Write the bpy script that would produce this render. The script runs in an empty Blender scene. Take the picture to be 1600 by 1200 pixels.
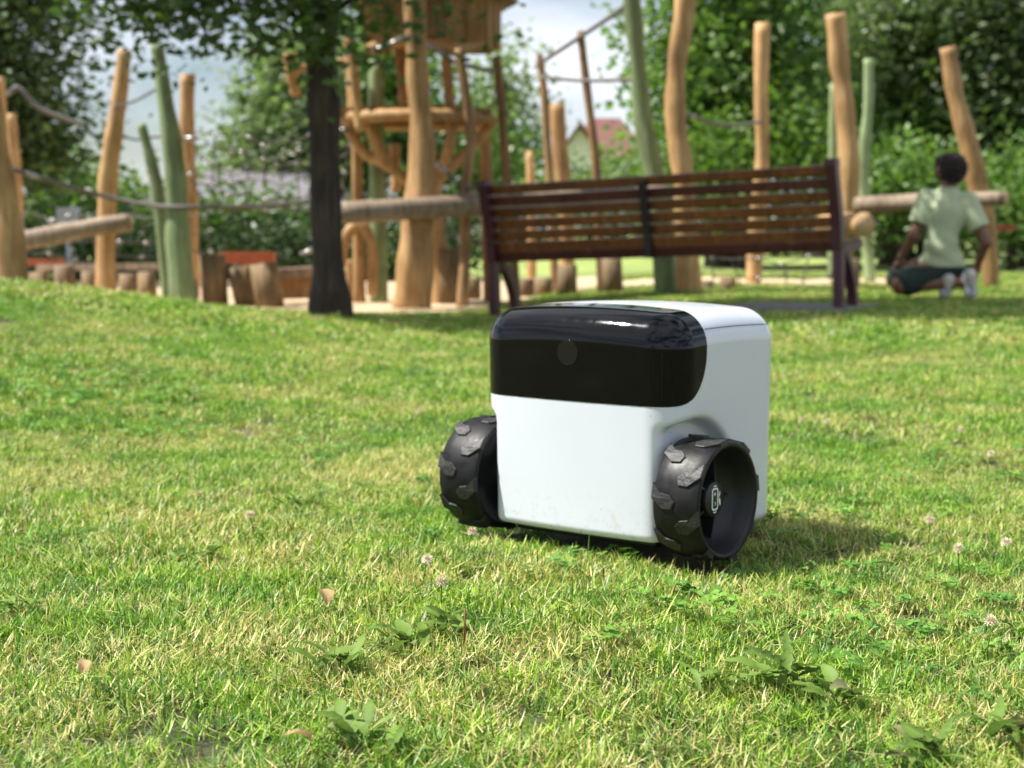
import bpy, math, random
import numpy as np
from mathutils import Vector, Matrix, Euler

# ------------------------------------------------------------------ camera, sky, sun
scene = bpy.context.scene
COL = scene.collection
R = math.radians
FPX, CAMZ = 2405.0, 0.45
PITCH = math.atan(237.0 / FPX)
cam_d = bpy.data.cameras.new('camera'); cam = bpy.data.objects.new('camera', cam_d); COL.objects.link(cam)
cam.location = (0, 0, CAMZ); cam.rotation_euler = (R(90) - PITCH, 0, 0)
cam_d.sensor_width = 36; cam_d.lens = 36 * FPX / 1600; cam_d.clip_start = .05; cam_d.clip_end = 600
cam_d.dof.use_dof = True; cam_d.dof.focus_distance = 1.73; cam_d.dof.aperture_fstop = cam_d.lens / 7.7
scene.camera = cam

SUN_EL = R(56.0)
SUN_AZ = math.atan2(-1.0, .03)                    # direction from the ground towards the sun in the xy plane
SH = (math.sin(SUN_AZ), math.cos(SUN_AZ))
world = bpy.data.worlds.new('World'); scene.world = world; world.use_nodes = True
wt = world.node_tree; wt.nodes.clear()
wo = wt.nodes.new('ShaderNodeOutputWorld'); wb = wt.nodes.new('ShaderNodeBackground')
sky = wt.nodes.new('ShaderNodeTexSky'); sky.sky_type = 'NISHITA'; sky.sun_disc = False
sky.sun_elevation = SUN_EL; sky.sun_rotation = SUN_AZ; sky.air_density = 1.0; sky.dust_density = .7; sky.ozone_density = 1.0
wtc = wt.nodes.new('ShaderNodeTexCoord'); wmp = wt.nodes.new('ShaderNodeMapping'); wmp.inputs['Scale'].default_value = (1, 1, 2.6)
wmp.inputs['Location'].default_value = (.35, .1, .13)
wn = wt.nodes.new('ShaderNodeTexNoise'); wn.inputs['Scale'].default_value = 2.4; wn.inputs['Detail'].default_value = 5; wn.inputs['Roughness'].default_value = .5
wr = wt.nodes.new('ShaderNodeValToRGB'); wr.color_ramp.elements[0].position = .39; wr.color_ramp.elements[1].position = .58
wm = wt.nodes.new('ShaderNodeMix'); wm.data_type = 'RGBA'
wl = wt.links.new
wl(wtc.outputs['Generated'], wmp.inputs['Vector']); wl(wmp.outputs['Vector'], wn.inputs['Vector']); wl(wn.outputs['Fac'], wr.inputs['Fac'])
wl(wr.outputs['Color'], wm.inputs[0]); wl(sky.outputs['Color'], wm.inputs[6]); wm.inputs[7].default_value = (11.0, 11.5, 12.6, 1)
wl(wm.outputs[2], wb.inputs['Color']); wb.inputs['Strength'].default_value = .056; wl(wb.outputs['Background'], wo.inputs['Surface'])

sun_d = bpy.data.lights.new('sun', 'SUN'); sun_d.energy = 5.0; sun_d.angle = R(.53); sun_d.color = (1, .955, .88)
sun = bpy.data.objects.new('sun', sun_d); COL.objects.link(sun)
ce = math.cos(SUN_EL)
sdir = Vector((SH[0] * ce, SH[1] * ce, math.sin(SUN_EL)))
sun.location = sdir * 40; sun.rotation_euler = sdir.to_track_quat('Z', 'Y').to_euler()
vs = scene.view_settings; vs.view_transform = 'Standard'; vs.look = 'None'; vs.gamma = 1; vs.use_curve_mapping = False; vs.exposure = .90
scene.render.engine = 'CYCLES'; scene.cycles.use_denoising = True
scene.cycles.max_bounces = 8; scene.cycles.transparent_max_bounces = 8; scene.cycles.sample_clamp_indirect = 6

# ------------------------------------------------------------------ helpers
rnd = random.Random(7)
def at(px, py, Y):
    """point of the place seen at photograph pixel (px, py) at distance Y"""
    u, v = (px - 800) / FPX, (600 - py) / FPX
    dy = math.cos(PITCH) + v * math.sin(PITCH); dz = -math.sin(PITCH) + v * math.cos(PITCH)
    t = Y / dy
    return Vector((u * t, Y, CAMZ + dz * t))
def sm(t):
    t = np.clip(t, 0, 1); return t * t * (3 - 2 * t)
def gz(x, y):
    x = np.asarray(x, float); y = np.asarray(y, float)
    z = .27 * sm((-.2 - x) / 2.5) * sm((y - 2.2) / 4.8) * (1 - sm((y - 7.3) / 2.2))
    z = z + (-.04 + .085 * sm((x + .1) / 1.9)) * sm((y - 5) / 3)
    z = z + .36 * sm((y - 17) / 26)
    z = z + .004 * np.sin(x * 5.1 + 1) * np.sin(y * 4.3) + .003 * np.sin(x * 11 + y * 7)
    return z
def G(x, y): return float(gz(x, y))
def gnd(px, Y, dz=-.02):
    p = at(px, 400, Y); return Vector((p.x, Y, G(p.x, Y) + dz))

def mk_mesh(name, verts, faces, mats=(), midx=None, smooth=True):
    me = bpy.data.meshes.new(name)
    V = np.asarray(verts, dtype=np.float32).reshape(-1, 3)
    if isinstance(faces, np.ndarray):
        n, k = faces.shape
        me.vertices.add(len(V)); me.vertices.foreach_set('co', V.ravel())
        me.loops.add(n * k); me.loops.foreach_set('vertex_index', faces.astype(np.int32).ravel())
        me.polygons.add(n); me.polygons.foreach_set('loop_start', np.arange(0, n * k, k, dtype=np.int32))
        me.update(calc_edges=True)
    else:
        me.from_pydata(V.tolist(), [], [list(f) for f in faces])
    for m in mats: me.materials.append(m)
    if midx is not None: me.polygons.foreach_set('material_index', np.asarray(midx, dtype=np.int32))
    me.polygons.foreach_set('use_smooth', np.full(len(me.polygons), bool(smooth)))
    me.update(); return me
def link(name, me, parent=None, loc=(0, 0, 0), rot=(0, 0, 0), **props):
    o = bpy.data.objects.new(name, me); COL.objects.link(o); o.location = loc; o.rotation_euler = rot
    if parent: o.parent = parent
    for k, v in props.items(): o[k] = v
    return o
def thing(name, label, cat, loc=(0, 0, 0), rot=(0, 0, 0), group=None, me=None):
    o = link(name, me, None, loc, rot, label=label, category=cat)
    if group: o['group'] = group
    return o
class MB:
    def __init__(s): s.v = []; s.f = []; s.m = []
    def add(s, V, F, m=0):
        b = len(s.v); s.v += [tuple(p) for p in V]; s.f += [tuple(i + b for i in f) for f in F]
        s.m += (list(m) if isinstance(m, (list, tuple)) else [m] * len(F))
    def box(s, c, h, M=None, m=0, bev=0.0):
        P = []
        for sz in (-1, 1):
            for sx, sy in ((-1, -1), (1, -1), (1, 1), (-1, 1)): P.append(Vector((c[0] + sx * h[0], c[1] + sy * h[1], c[2] + sz * h[2])))
        if M is not None: P = [M @ p for p in P]
        s.add(P, [(3, 2, 1, 0), (4, 5, 6, 7), (0, 1, 5, 4), (1, 2, 6, 5), (2, 3, 7, 6), (3, 0, 4, 7)], m)
    def mesh(s, name, mats, smooth=True): return mk_mesh(name, s.v, s.f, mats, s.m, smooth)
def catmull(P, n):
    P = [Vector(p) for p in P]
    if len(P) == 2: return [P[0].lerp(P[1], i / n) for i in range(n + 1)]
    Q = [P[0] * 2 - P[1]] + P + [P[-1] * 2 - P[-2]]; out = []
    for i in range(1, len(Q) - 2):
        for k in range(n):
            t = k / n
            out.append(.5 * ((2 * Q[i]) + (Q[i + 1] - Q[i - 1]) * t + (2 * Q[i - 1] - 5 * Q[i] + 4 * Q[i + 1] - Q[i + 2]) * t * t + (3 * Q[i] - Q[i - 1] - 3 * Q[i + 1] + Q[i + 2]) * t ** 3))
    out.append(P[-1]); return out
def tube(mb, P, rad, sides=12, wob=0.0, seed=0, m=0, mcap=None, cap=True):
    """P: list of points; rad: list/float radius along it"""
    n = len(P)
    if not isinstance(rad, (list, tuple)): rad = [rad] * n
    if len(rad) != n:
        rr = rad; rad = []
        for i in range(n):
            t = i / (n - 1) * (len(rr) - 1); k = min(int(t), len(rr) - 2); rad.append(rr[k] + (rr[k + 1] - rr[k]) * (t - k))
    r = random.Random(seed); ph = [r.uniform(0, 6.28) for _ in range(8)]
    up = Vector((0, 0, 1)); T0 = (P[1] - P[0]).normalized()
    if abs(T0.z) > .9: up = Vector((0, 1, 0))
    A = T0.cross(up).normalized(); V = []
    for i in range(n):
        T = (P[min(i + 1, n - 1)] - P[max(i - 1, 0)]).normalized()
        A = (A - T * A.dot(T)).normalized(); B = T.cross(A)
        for k in range(sides):
            a = 2 * math.pi * k / sides
            w = 1 + wob * (math.sin(2 * a + ph[0] + i * .35) * .5 + math.sin(3 * a + ph[1] - i * .22) * .35 + math.sin(i * .9 + ph[2]) * .5 + math.sin(i * .37 + a + ph[3]) * .5)
            V.append(P[i] + (A * math.cos(a) + B * math.sin(a)) * rad[i] * w)
    F = [(i * sides + k, i * sides + (k + 1) % sides, (i + 1) * sides + (k + 1) % sides, (i + 1) * sides + k) for i in range(n - 1) for k in range(sides)]
    M = [m] * len(F)
    if cap:
        F.append(tuple(range(sides - 1, -1, -1))); F.append(tuple((n - 1) * sides + k for k in range(sides))); M += [m if mcap is None else mcap] * 2
    mb.add(V, F, M)

# ------------------------------------------------------------------ materials
def new_mat(name):
    m = bpy.data.materials.new(name); m.use_nodes = True; nt = m.node_tree
    return m, nt, nt.nodes['Principled BSDF'], nt.links.new
def N(nt, t, **inp):
    n = nt.nodes.new('ShaderNode' + t)
    for k, v in inp.items():
        n.inputs[k.replace('_', ' ')].default_value = v
    return n
def ramp(nt, stops):
    r = nt.nodes.new('ShaderNodeValToRGB'); e = r.color_ramp.elements
    while len(e) < len(stops): e.new(.5)
    for el, (p, c) in zip(e, stops): el.position = p; el.color = (*c, 1)
    return r
def mix(nt, fac, a, b, blend='MIX'):
    x = nt.nodes.new('ShaderNodeMix'); x.data_type = 'RGBA'; x.blend_type = blend
    for i, s in ((0, fac), (6, a), (7, b)):
        if hasattr(s, 'links'): nt.links.new(s, x.inputs[i])
        else: x.inputs[i].default_value = s if i == 0 else (*s, 1)
    return x.outputs[2]
def plain(name, col, rough=.6, var=.15, scale=20, bump=.1, metal=0, coat=0, spec=.5, stretch=(1, 1, 1)):
    m, nt, b, L = new_mat(name)
    tc = N(nt, 'TexCoord'); mp = N(nt, 'Mapping'); mp.inputs['Scale'].default_value = stretch
    L(tc.outputs['Object'], mp.inputs['Vector'])
    n = N(nt, 'TexNoise', Scale=scale, Detail=6, Roughness=.6); L(mp.outputs['Vector'], n.inputs['Vector'])
    r = ramp(nt, [(.3, [c * (1 - var) for c in col]), (.7, [min(1, c * (1 + var)) for c in col])])
    L(n.outputs['Fac'], r.inputs['Fac']); L(r.outputs['Color'], b.inputs['Base Color'])
    b.inputs['Roughness'].default_value = rough; b.inputs['Metallic'].default_value = metal
    b.inputs['Coat Weight'].default_value = coat; b.inputs['Specular IOR Level'].default_value = spec
    if bump:
        bp = N(nt, 'Bump', Strength=bump, Distance=.01); L(n.outputs['Fac'], bp.inputs['Height']); L(bp.outputs['Normal'], b.inputs['Normal'])
    return m
def wood(name, c1, c2, c3, rough=.75, knots=True):
    m, nt, b, L = new_mat(name)
    tc = N(nt, 'TexCoord'); oi = N(nt, 'ObjectInfo')
    ad = nt.nodes.new('ShaderNodeVectorMath'); ad.operation = 'ADD'; L(tc.outputs['Object'], ad.inputs[0])
    mu = nt.nodes.new('ShaderNodeMath'); mu.operation = 'MULTIPLY'; mu.inputs[1].default_value = 37; L(oi.outputs['Random'], mu.inputs[0]); L(mu.outputs[0], ad.inputs[1])
    mp = N(nt, 'Mapping'); mp.inputs['Scale'].default_value = (22, 22, 2.2); L(ad.outputs[0], mp.inputs['Vector'])
    n = N(nt, 'TexNoise', Scale=1.6, Detail=8, Roughness=.65, Distortion=.4); L(mp.outputs['Vector'], n.inputs['Vector'])
    n2 = N(nt, 'TexNoise', Scale=3.2, Detail=4); L(ad.outputs[0], n2.inputs['Vector'])
    r = ramp(nt, [(.3, c3), (.5, c1), (.7, c2)]); L(n.outputs['Fac'], r.inputs['Fac'])
    r2 = ramp(nt, [(.40, (1, 1, 1)), (.72, (.55, .50, .46))]); L(n2.outputs['Fac'], r2.inputs['Fac'])
    c = mix(nt, 1.0, r.outputs['Color'], r2.outputs['Color'], 'MULTIPLY')
    if knots:
        v = N(nt, 'TexVoronoi', Scale=3.4); L(ad.outputs[0], v.inputs['Vector'])
        rk = ramp(nt, [(.0, (.3, .2, .15)), (.16, (1, 1, 1))]); L(v.outputs['Distance'], rk.inputs['Fac']); c = mix(nt, .8, c, rk.outputs['Color'], 'MULTIPLY')
    ro = ramp(nt, [(0, (.80, .78, .76)), (1, (1.12, 1.12, 1.14))]); L(oi.outputs['Random'], ro.inputs['Fac']); c = mix(nt, 1.0, c, ro.outputs['Color'], 'MULTIPLY')
    L(c, b.inputs['Base Color']); b.inputs['Roughness'].default_value = rough
    bp = N(nt, 'Bump', Strength=.35, Distance=.006); L(n.outputs['Fac'], bp.inputs['Height']); L(bp.outputs['Normal'], b.inputs['Normal'])
    return m
M_POST = wood('peeled_wood', (.50, .305, .125), (.64, .43, .205), (.30, .165, .065))
M_THIN = wood('thin_peeled_wood', (.32, .195, .085), (.44, .29, .14), (.18, .10, .045))
M_END = plain('end_grain', (.50, .33, .18), .85, .3, 30)
M_GREY = wood('weathered_wood', (.30, .23, .16), (.42, .33, .23), (.17, .12, .08))
M_STUMP = wood('stump_wood', (.21, .14, .065), (.32, .22, .11), (.09, .055, .03))
M_SEND = plain('stump_top', (.34, .27, .19), .9, .3, 14)
M_GREEN = wood('green_painted_wood', (.24, .33, .155), (.31, .40, .21), (.15, .22, .095), knots=False)
M_BARK = wood('tree_bark', (.055, .042, .030), (.10, .078, .058), (.018, .013, .009), .95, False)
M_PANEL = wood('cladding_board', (.38, .21, .085), (.50, .30, .14), (.22, .11, .045))
M_ROPE = plain('grey_rope', (.13, .12, .11), .8, .25, 90)
M_CLAMP = plain('rope_clamp_metal', (.36, .36, .35), .35, .1, 30, 0, .7)
M_IRON = plain('maroon_cast_iron', (.058, .010, .020), .38, .2, 30, .1)
M_IRONB = plain('dark_iron', (.02, .012, .014), .45, .2, 30, .1)
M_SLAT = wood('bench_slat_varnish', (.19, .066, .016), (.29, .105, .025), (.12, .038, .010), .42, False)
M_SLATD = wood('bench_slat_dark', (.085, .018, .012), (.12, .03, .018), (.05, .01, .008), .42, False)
M_ROOFR = plain('red_roof_tiles', (.15, .058, .048), .85, .2, 6)
M_ROOFG = plain('grey_roof_tiles', (.15, .14, .155), .9, .25, 3)
M_WHITEW = plain('white_render', (.72, .72, .70), .9, .05, 4)
M_BRICK = plain('brown_brick', (.24, .13, .09), .9, .2, 8)
M_GLASS = plain('dark_window_glass', (.03, .035, .04), .1, .1, 3, 0)
M_CONC = plain('concrete_slab', (.20, .19, .18), .9, .2, 15)
M_RED = plain('red_stained_board', (.33, .085, .035), .7, .2, 10)
M_TARP = plain('pale_blue_panel', (.42, .52, .62), .6, .1, 5)
M_SKIN = plain('brown_skin', (.19, .088, .05), .5, .08, 18, .03)
M_SHIRT = plain('pale_green_cotton', (.47, .54, .34), .9, .06, 26, .25)
M_SHORTS = plain('dark_green_cotton', (.018, .035, .028), .9, .2, 26, .25)
M_HAIR = plain('dark_brown_hair', (.018, .009, .007), .8, .5, 110, .8)
M_SHOE = plain('white_grey_shoe', (.48, .50, .54), .6, .35, 22, .2)
M_SOLE = plain('pale_sole', (.55, .5, .44), .7, .1, 22, .1)
M_EYE = plain('eye_white', (.7, .68, .65), .2, .02, 10, 0)

# grass: colour differs blade by blade (attribute) and in patches over the lawn (world position)
def grass_mat(name, rough=.42, clover=False):
    m, nt, b, L = new_mat(name)
    out = nt.nodes['Material Output']
    at_ = nt.nodes.new('ShaderNodeAttribute'); at_.attribute_name = 'tint'
    sep = N(nt, 'SeparateColor'); L(at_.outputs['Color'], sep.inputs[0])
    geo = N(nt, 'NewGeometry')
    n1 = N(nt, 'TexNoise', Scale=2.3, Detail=5, Roughness=.62); L(geo.outputs['Position'], n1.inputs['Vector'])
    n2 = N(nt, 'TexNoise', Scale=.9, Detail=3); L(geo.outputs['Position'], n2.inputs['Vector'])
    if clover:
        green = ramp(nt, [(0, (.07, .17, .028)), (.5, (.11, .24, .036)), (1, (.18, .33, .06))])
    else:
        green = ramp(nt, [(0, (.026, .090, .014)), (.3, (.095, .215, .026)), (.62, (.225, .375, .040)), (1, (.42, .53, .10))])
    L(sep.outputs[0], green.inputs['Fac'])
    yel = mix(nt, n2.outputs['Fac'], (.66, .96, .9), (1.22, 1.10, .85))
    g2 = mix(nt, 1.0, green.outputs['Color'], yel, 'MULTIPLY')
    n4 = N(nt, 'TexNoise', Scale=11, Detail=3); L(geo.outputs['Position'], n4.inputs['Vector'])
    r4 = ramp(nt, [(.36, (.60, .74, .72)), (.62, (1.22, 1.14, 1.0))]); L(n4.outputs['Fac'], r4.inputs['Fac']); g2 = mix(nt, 1.0, g2, r4.outputs['Color'], 'MULTIPLY')
    straw = ramp(nt, [(0, (.34, .24, .08)), (.3, (.50, .44, .15)), (.7, (.62, .58, .27)), (1, (.46, .48, .12))]); L(sep.outputs[1], straw.inputs['Fac'])
    # dryness: the blade's own threshold (blue) against the patch noise
    mr = nt.nodes.new('ShaderNodeMapRange'); mr.inputs['From Min'].default_value = .36; mr.inputs['From Max'].default_value = .66
    mr.inputs['To Min'].default_value = .05; mr.inputs['To Max'].default_value = .62
    L(n1.outputs['Fac'], mr.inputs['Value'])
    gt = nt.nodes.new('ShaderNodeMath'); gt.operation = 'LESS_THAN'; L(sep.outputs[2], gt.inputs[0]); L(mr.outputs[0], gt.inputs[1])
    f = gt.outputs[0]
    c = g2 if clover else mix(nt, f, g2, straw.outputs['Color'])
    L(c, b.inputs['Base Color']); b.inputs['Roughness'].default_value = rough; b.inputs['Specular IOR Level'].default_value = .36
    tr = N(nt, 'BsdfTranslucent'); ct = mix(nt, 1.0, c, (1.1, 1.25, .6), 'MULTIPLY'); L(ct, tr.inputs['Color'])
    mx = N(nt, 'MixShader'); mx.inputs[0].default_value = .22; L(b.outputs[0], mx.inputs[1]); L(tr.outputs[0], mx.inputs[2]); L(mx.outputs[0], out.inputs['Surface'])
    return m
M_GRASS = grass_mat('grass_blade'); M_CLOVER = grass_mat('clover_leaf', .55, True)
def leaf_mat(name, dark, light, trans=.35, rough=.45):
    m, nt, b, L = new_mat(name); out = nt.nodes['Material Output']
    at_ = nt.nodes.new('ShaderNodeAttribute'); at_.attribute_name = 'tint'
    r = ramp(nt, [(0, dark), (1, light)]); L(at_.outputs['Fac'], r.inputs['Fac'])
    L(r.outputs['Color'], b.inputs['Base Color']); b.inputs['Roughness'].default_value = rough
    tr = N(nt, 'BsdfTranslucent'); ct = mix(nt, 1.0, r.outputs['Color'], (1.2, 1.4, .6), 'MULTIPLY'); L(ct, tr.inputs['Color'])
    mx = N(nt, 'MixShader'); mx.inputs[0].default_value = trans; L(b.outputs[0], mx.inputs[1]); L(tr.outputs[0], mx.inputs[2]); L(mx.outputs[0], out.inputs['Surface'])
    return m
M_LNEAR = leaf_mat('park_tree_leaf', (.025, .060, .012), (.09, .16, .035), .3)
M_LDARK = leaf_mat('dark_leaf', (.03, .06, .018), (.12, .18, .06), .35)
M_LMID = leaf_mat('mid_leaf', (.06, .13, .028), (.22, .34, .09), .4)
M_LPALE = leaf_mat('pale_leaf', (.09, .14, .06), (.27, .34, .17), .4)
M_LBUSH = leaf_mat('bright_bush_leaf', (.06, .13, .018), (.17, .27, .05), .4)
M_LHEDGE = leaf_mat('hedge_leaf', (.020, .045, .012), (.06, .11, .03), .25)

def ground_mat():
    m, nt, b, L = new_mat('lawn_ground')
    geo = N(nt, 'NewGeometry')
    n1 = N(nt, 'TexNoise', Scale=2.3, Detail=5, Roughness=.62); L(geo.outputs['Position'], n1.inputs['Vector'])
    n2 = N(nt, 'TexNoise', Scale=60, Detail=5, Roughness=.7); L(geo.outputs['Position'], n2.inputs['Vector'])
    a = ramp(nt, [(.3, (.035, .045, .016)), (.5, (.07, .075, .028)), (.7, (.15, .13, .06))]); L(n1.outputs['Fac'], a.inputs['Fac'])
    d = ramp(nt, [(.3, (.45, .42, .38)), (.65, (1.15, 1.15, 1.05))]); L(n2.outputs['Fac'], d.inputs['Fac'])
    c = mix(nt, 1.0, a.outputs['Color'], d.outputs['Color'], 'MULTIPLY')
    sp = N(nt, 'SeparateXYZ'); L(geo.outputs['Position'], sp.inputs[0])
    mr = nt.nodes.new('ShaderNodeMapRange'); mr.inputs['From Min'].default_value = 14; mr.inputs['From Max'].default_value = 19; L(sp.outputs[1], mr.inputs['Value'])
    n3 = N(nt, 'TexNoise', Scale=1.1, Detail=6); L(geo.outputs['Position'], n3.inputs['Vector'])
    far = ramp(nt, [(.35, (.19, .26, .06)), (.65, (.30, .36, .10))]); L(n3.outputs['Fac'], far.inputs['Fac'])
    L(mix(nt, mr.outputs[0], c, far.outputs['Color']), b.inputs['Base Color']); b.inputs['Roughness'].default_value = .95
    bp = N(nt, 'Bump', Strength=.6, Distance=.01); L(n2.outputs['Fac'], bp.inputs['Height']); L(bp.outputs['Normal'], b.inputs['Normal'])
    return m
M_GROUND = ground_mat()
M_SAND = plain('play_sand', (.50, .37, .23), .95, .2, 7, .5)

# ------------------------------------------------------------------ ground and sand
def sheet(name, xs, ys, zf, mat, keep=None, **props):
    X, Y = np.meshgrid(xs, ys); V = np.stack([X, Y, zf(X, Y)], -1).reshape(-1, 3); nx, ny = len(xs), len(ys)
    i = np.arange(ny - 1)[:, None] * nx + np.arange(nx - 1)[None, :]
    F = np.stack([i, i + 1, i + 1 + nx, i + nx], -1).reshape(-1, 4)
    if keep is not None:
        c = V[F].mean(1); F = F[keep(c[:, 0], c[:, 1])]
    return link(name, mk_mesh(name, V, F, [mat]), **props)
xs = np.concatenate([-np.geomspace(250, 6.2, 20), np.arange(-6, 6.01, .12), np.geomspace(6.2, 250, 20)])
ys = np.concatenate([-np.geomspace(200, 2, 14), np.arange(-1.8, 20, .12), np.geomspace(20.2, 400, 24)])
sheet('lawn', xs, ys, lambda x, y: gz(x, y) - .025, M_GROUND, kind='structure')
def sand_in(x, y):
    w = .35 * np.sin(x * 1.7) + .2 * np.sin(x * 4.1 + 1)
    near = 9.9 + 2.6 * sm((x + .35) / .9) + w * .5
    far = np.where(x < 1, 16.0, 14.2) + w
    return (y > near) & (y < far) & (x > -6.5 + w) & (x < 3.9 + w)
sheet('sand_pit', np.arange(-7, 5, .07), np.arange(9, 17, .07), lambda x, y: gz(x, y) - .012, M_SAND, sand_in, kind='structure')

# ------------------------------------------------------------------ scatter of grass (geometry nodes, one object)
def blade(V, F, T, x, y, L, w, ang, lean, curl, tint, z0=0, seg=3):
    d = np.array([math.cos(ang), math.sin(ang), 0]); s = np.array([-math.sin(ang), math.cos(ang), 0]) * w / 2
    p = np.array([x, y, z0]); th = lean; b = len(V)
    wd = [1, .95, .75, .0] if seg == 3 else [1, .85, 0]
    for i in range(seg + 1):
        if i < seg: V.append(p - s * wd[i]); V.append(p + s * wd[i])
        else: V.append(p)
        p = p + (d * math.sin(th) + np.array([0, 0, 1]) * math.cos(th)) * L / seg; th += curl / seg
    for i in range(seg - 1): F.append((b + 2 * i, b + 2 * i + 1, b + 2 * i + 3, b + 2 * i + 2))
    F.append((b + 2 * seg - 2, b + 2 * seg - 1, b + 2 * seg)); T.extend([tint] * (2 * seg + 1))
def tinted(name, V, F, T, mat, smooth=True):
    me = mk_mesh(name, V, F, [mat], None, smooth)
    a = me.color_attributes.new('tint', 'FLOAT_COLOR', 'POINT')
    T = np.asarray(T, dtype=np.float32)
    if T.ndim == 1: T = np.stack([T] * 3, -1)
    a.data.foreach_set('color', np.concatenate([T, np.ones((len(T), 1), np.float32)], 1).ravel()); return me
def clump(seed, rad, n, lmin, lmax, w, thatch=.35):
    r = random.Random(seed); V, F, T = [], [], []
    for i in range(n):
        a = r.uniform(0, 6.283); q = rad * math.sqrt(r.random())
        t = (r.random(), r.random(), r.random())
        if r.random() < thatch:
            blade(V, F, T, q * math.cos(a), q * math.sin(a), r.uniform(.6, 1.2) * lmax * .8, w * r.uniform(.6, 1.0), r.uniform(0, 6.283), r.uniform(.9, 1.5), r.uniform(-.5, .4), (t[0], t[1], t[2] * .55), r.uniform(0, .012))
        else:
            blade(V, F, T, q * math.cos(a), q * math.sin(a), r.uniform(lmin, lmax), w * r.uniform(.6, 1.25), r.uniform(0, 6.283), r.uniform(0, .85), r.uniform(-.3, 1.2), (t[0], t[1], .12 + .88 * t[2]))
    return tinted('grass_clump', V, F, T, M_GRASS)
def clover_patch(seed):
    r = random.Random(seed); V, F, T = [], [], []
    for i in range(9):
        a = r.uniform(0, 6.283); q = .03 * math.sqrt(r.random()); c = np.array([q * math.cos(a), q * math.sin(a), r.uniform(.016, .032)])
        t = (r.random(), r.random(), r.random()); s = r.uniform(.005, .0085); a0 = r.uniform(0, 6.28); tilt = np.array([r.uniform(-.4, .4), r.uniform(-.4, .4)])
        for k in range(3):
            aa = a0 + k * 2.094; b = len(V)
            for (du, dv) in ((0, 0), (.6, -.55), (1.25, -.5), (1.45, 0), (1.25, .5), (.6, .55)):
                x = s * (du * math.cos(aa) - dv * math.sin(aa)); y = s * (du * math.sin(aa) + dv * math.cos(aa))
                V.append(c + np.array([x, y, x * tilt[0] + y * tilt[1] + abs(dv) * s * .25])); T.append(t)
            F.append(tuple(range(b, b + 6)))
    return tinted('clover_tuft', V, F, T, M_CLOVER, False)
def src_collection(name, meshes):
    c = bpy.data.collections.new(name)
    for m in meshes:
        o = bpy.data.objects.new(name, m); c.objects.link(o)
    return c
def scatter(name, coll, nsrc, P, rot, scl, seed=0, **props):
    me = bpy.data.meshes.new(name); n = len(P)
    me.vertices.add(n); me.vertices.foreach_set('co', np.asarray(P, np.float32).ravel())
    rg = np.random.default_rng(seed)
    for nm, ty, key, data in (('rot', 'FLOAT_VECTOR', 'vector', rot), ('scl', 'FLOAT', 'value', scl), ('pick', 'INT', 'value', rg.integers(0, nsrc, n).astype(np.int32))):
        a = me.attributes.new(nm, ty, 'POINT'); a.data.foreach_set(key, np.asarray(data, np.int32 if ty == 'INT' else np.float32).ravel())
    me.update()
    ng = bpy.data.node_groups.new(name, 'GeometryNodeTree')
    ng.interface.new_socket('Geometry', in_out='INPUT', socket_type='NodeSocketGeometry'); ng.interface.new_socket('Geometry', in_out='OUTPUT', socket_type='NodeSocketGeometry')
    nn, L = ng.nodes.new, ng.links.new
    gi, go, ip, ci = nn('NodeGroupInput'), nn('NodeGroupOutput'), nn('GeometryNodeInstanceOnPoints'), nn('GeometryNodeCollectionInfo')
    ci.inputs['Collection'].default_value = coll; ci.inputs['Separate Children'].default_value = True; ci.inputs['Reset Children'].default_value = True
    ip.inputs['Pick Instance'].default_value = True
    for nm, ty, sock in (('rot', 'FLOAT_VECTOR', 'Rotation'), ('scl', 'FLOAT', 'Scale'), ('pick', 'INT', 'Instance Index')):
        a = nn('GeometryNodeInputNamedAttribute'); a.data_type = ty; a.inputs['Name'].default_value = nm
        L([o for o in a.outputs if o.enabled and o.name == 'Attribute'][0], ip.inputs[sock])
    L(gi.outputs[0], ip.inputs['Points']); L(ci.outputs[0], ip.inputs['Instance']); L(ip.outputs[0], go.inputs[0])
    o = link(name, me, None, kind='stuff', **props); md = o.modifiers.new('scatter', 'NODES'); md.node_group = ng
    return o
RC = (.120, 2.2485); RA = R(-38)
def rob_local(x, y):
    dx, dy = x - RC[0], y - RC[1]; c, s = math.cos(-RA), math.sin(-RA); return dx * c - dy * s, dx * s + dy * c
def under_robot(x, y):
    lx, ly = rob_local(x, y)
    body = (np.abs(lx) < .15) & (ly > -.045) & (ly < .25)
    wheel = (np.abs(lx) < .235) & (np.abs(lx) > .155) & (np.abs(ly) < .05)
    back = (np.abs(lx) < .16) & (ly > .0) & (ly < .25)
    return body | wheel | back
rg = np.random.default_rng(11)
def region(y0, y1, dens, marg=.25, behind=False):
    w = (800 / FPX) * y1 + marg; n = int(dens * 2 * w * (y1 - y0))
    x = rg.uniform(-w, w, n); y = rg.uniform(y0, y1, n)
    k = np.abs(x) < (800 / FPX) * y + marg
    return x[k], y[k]
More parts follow.
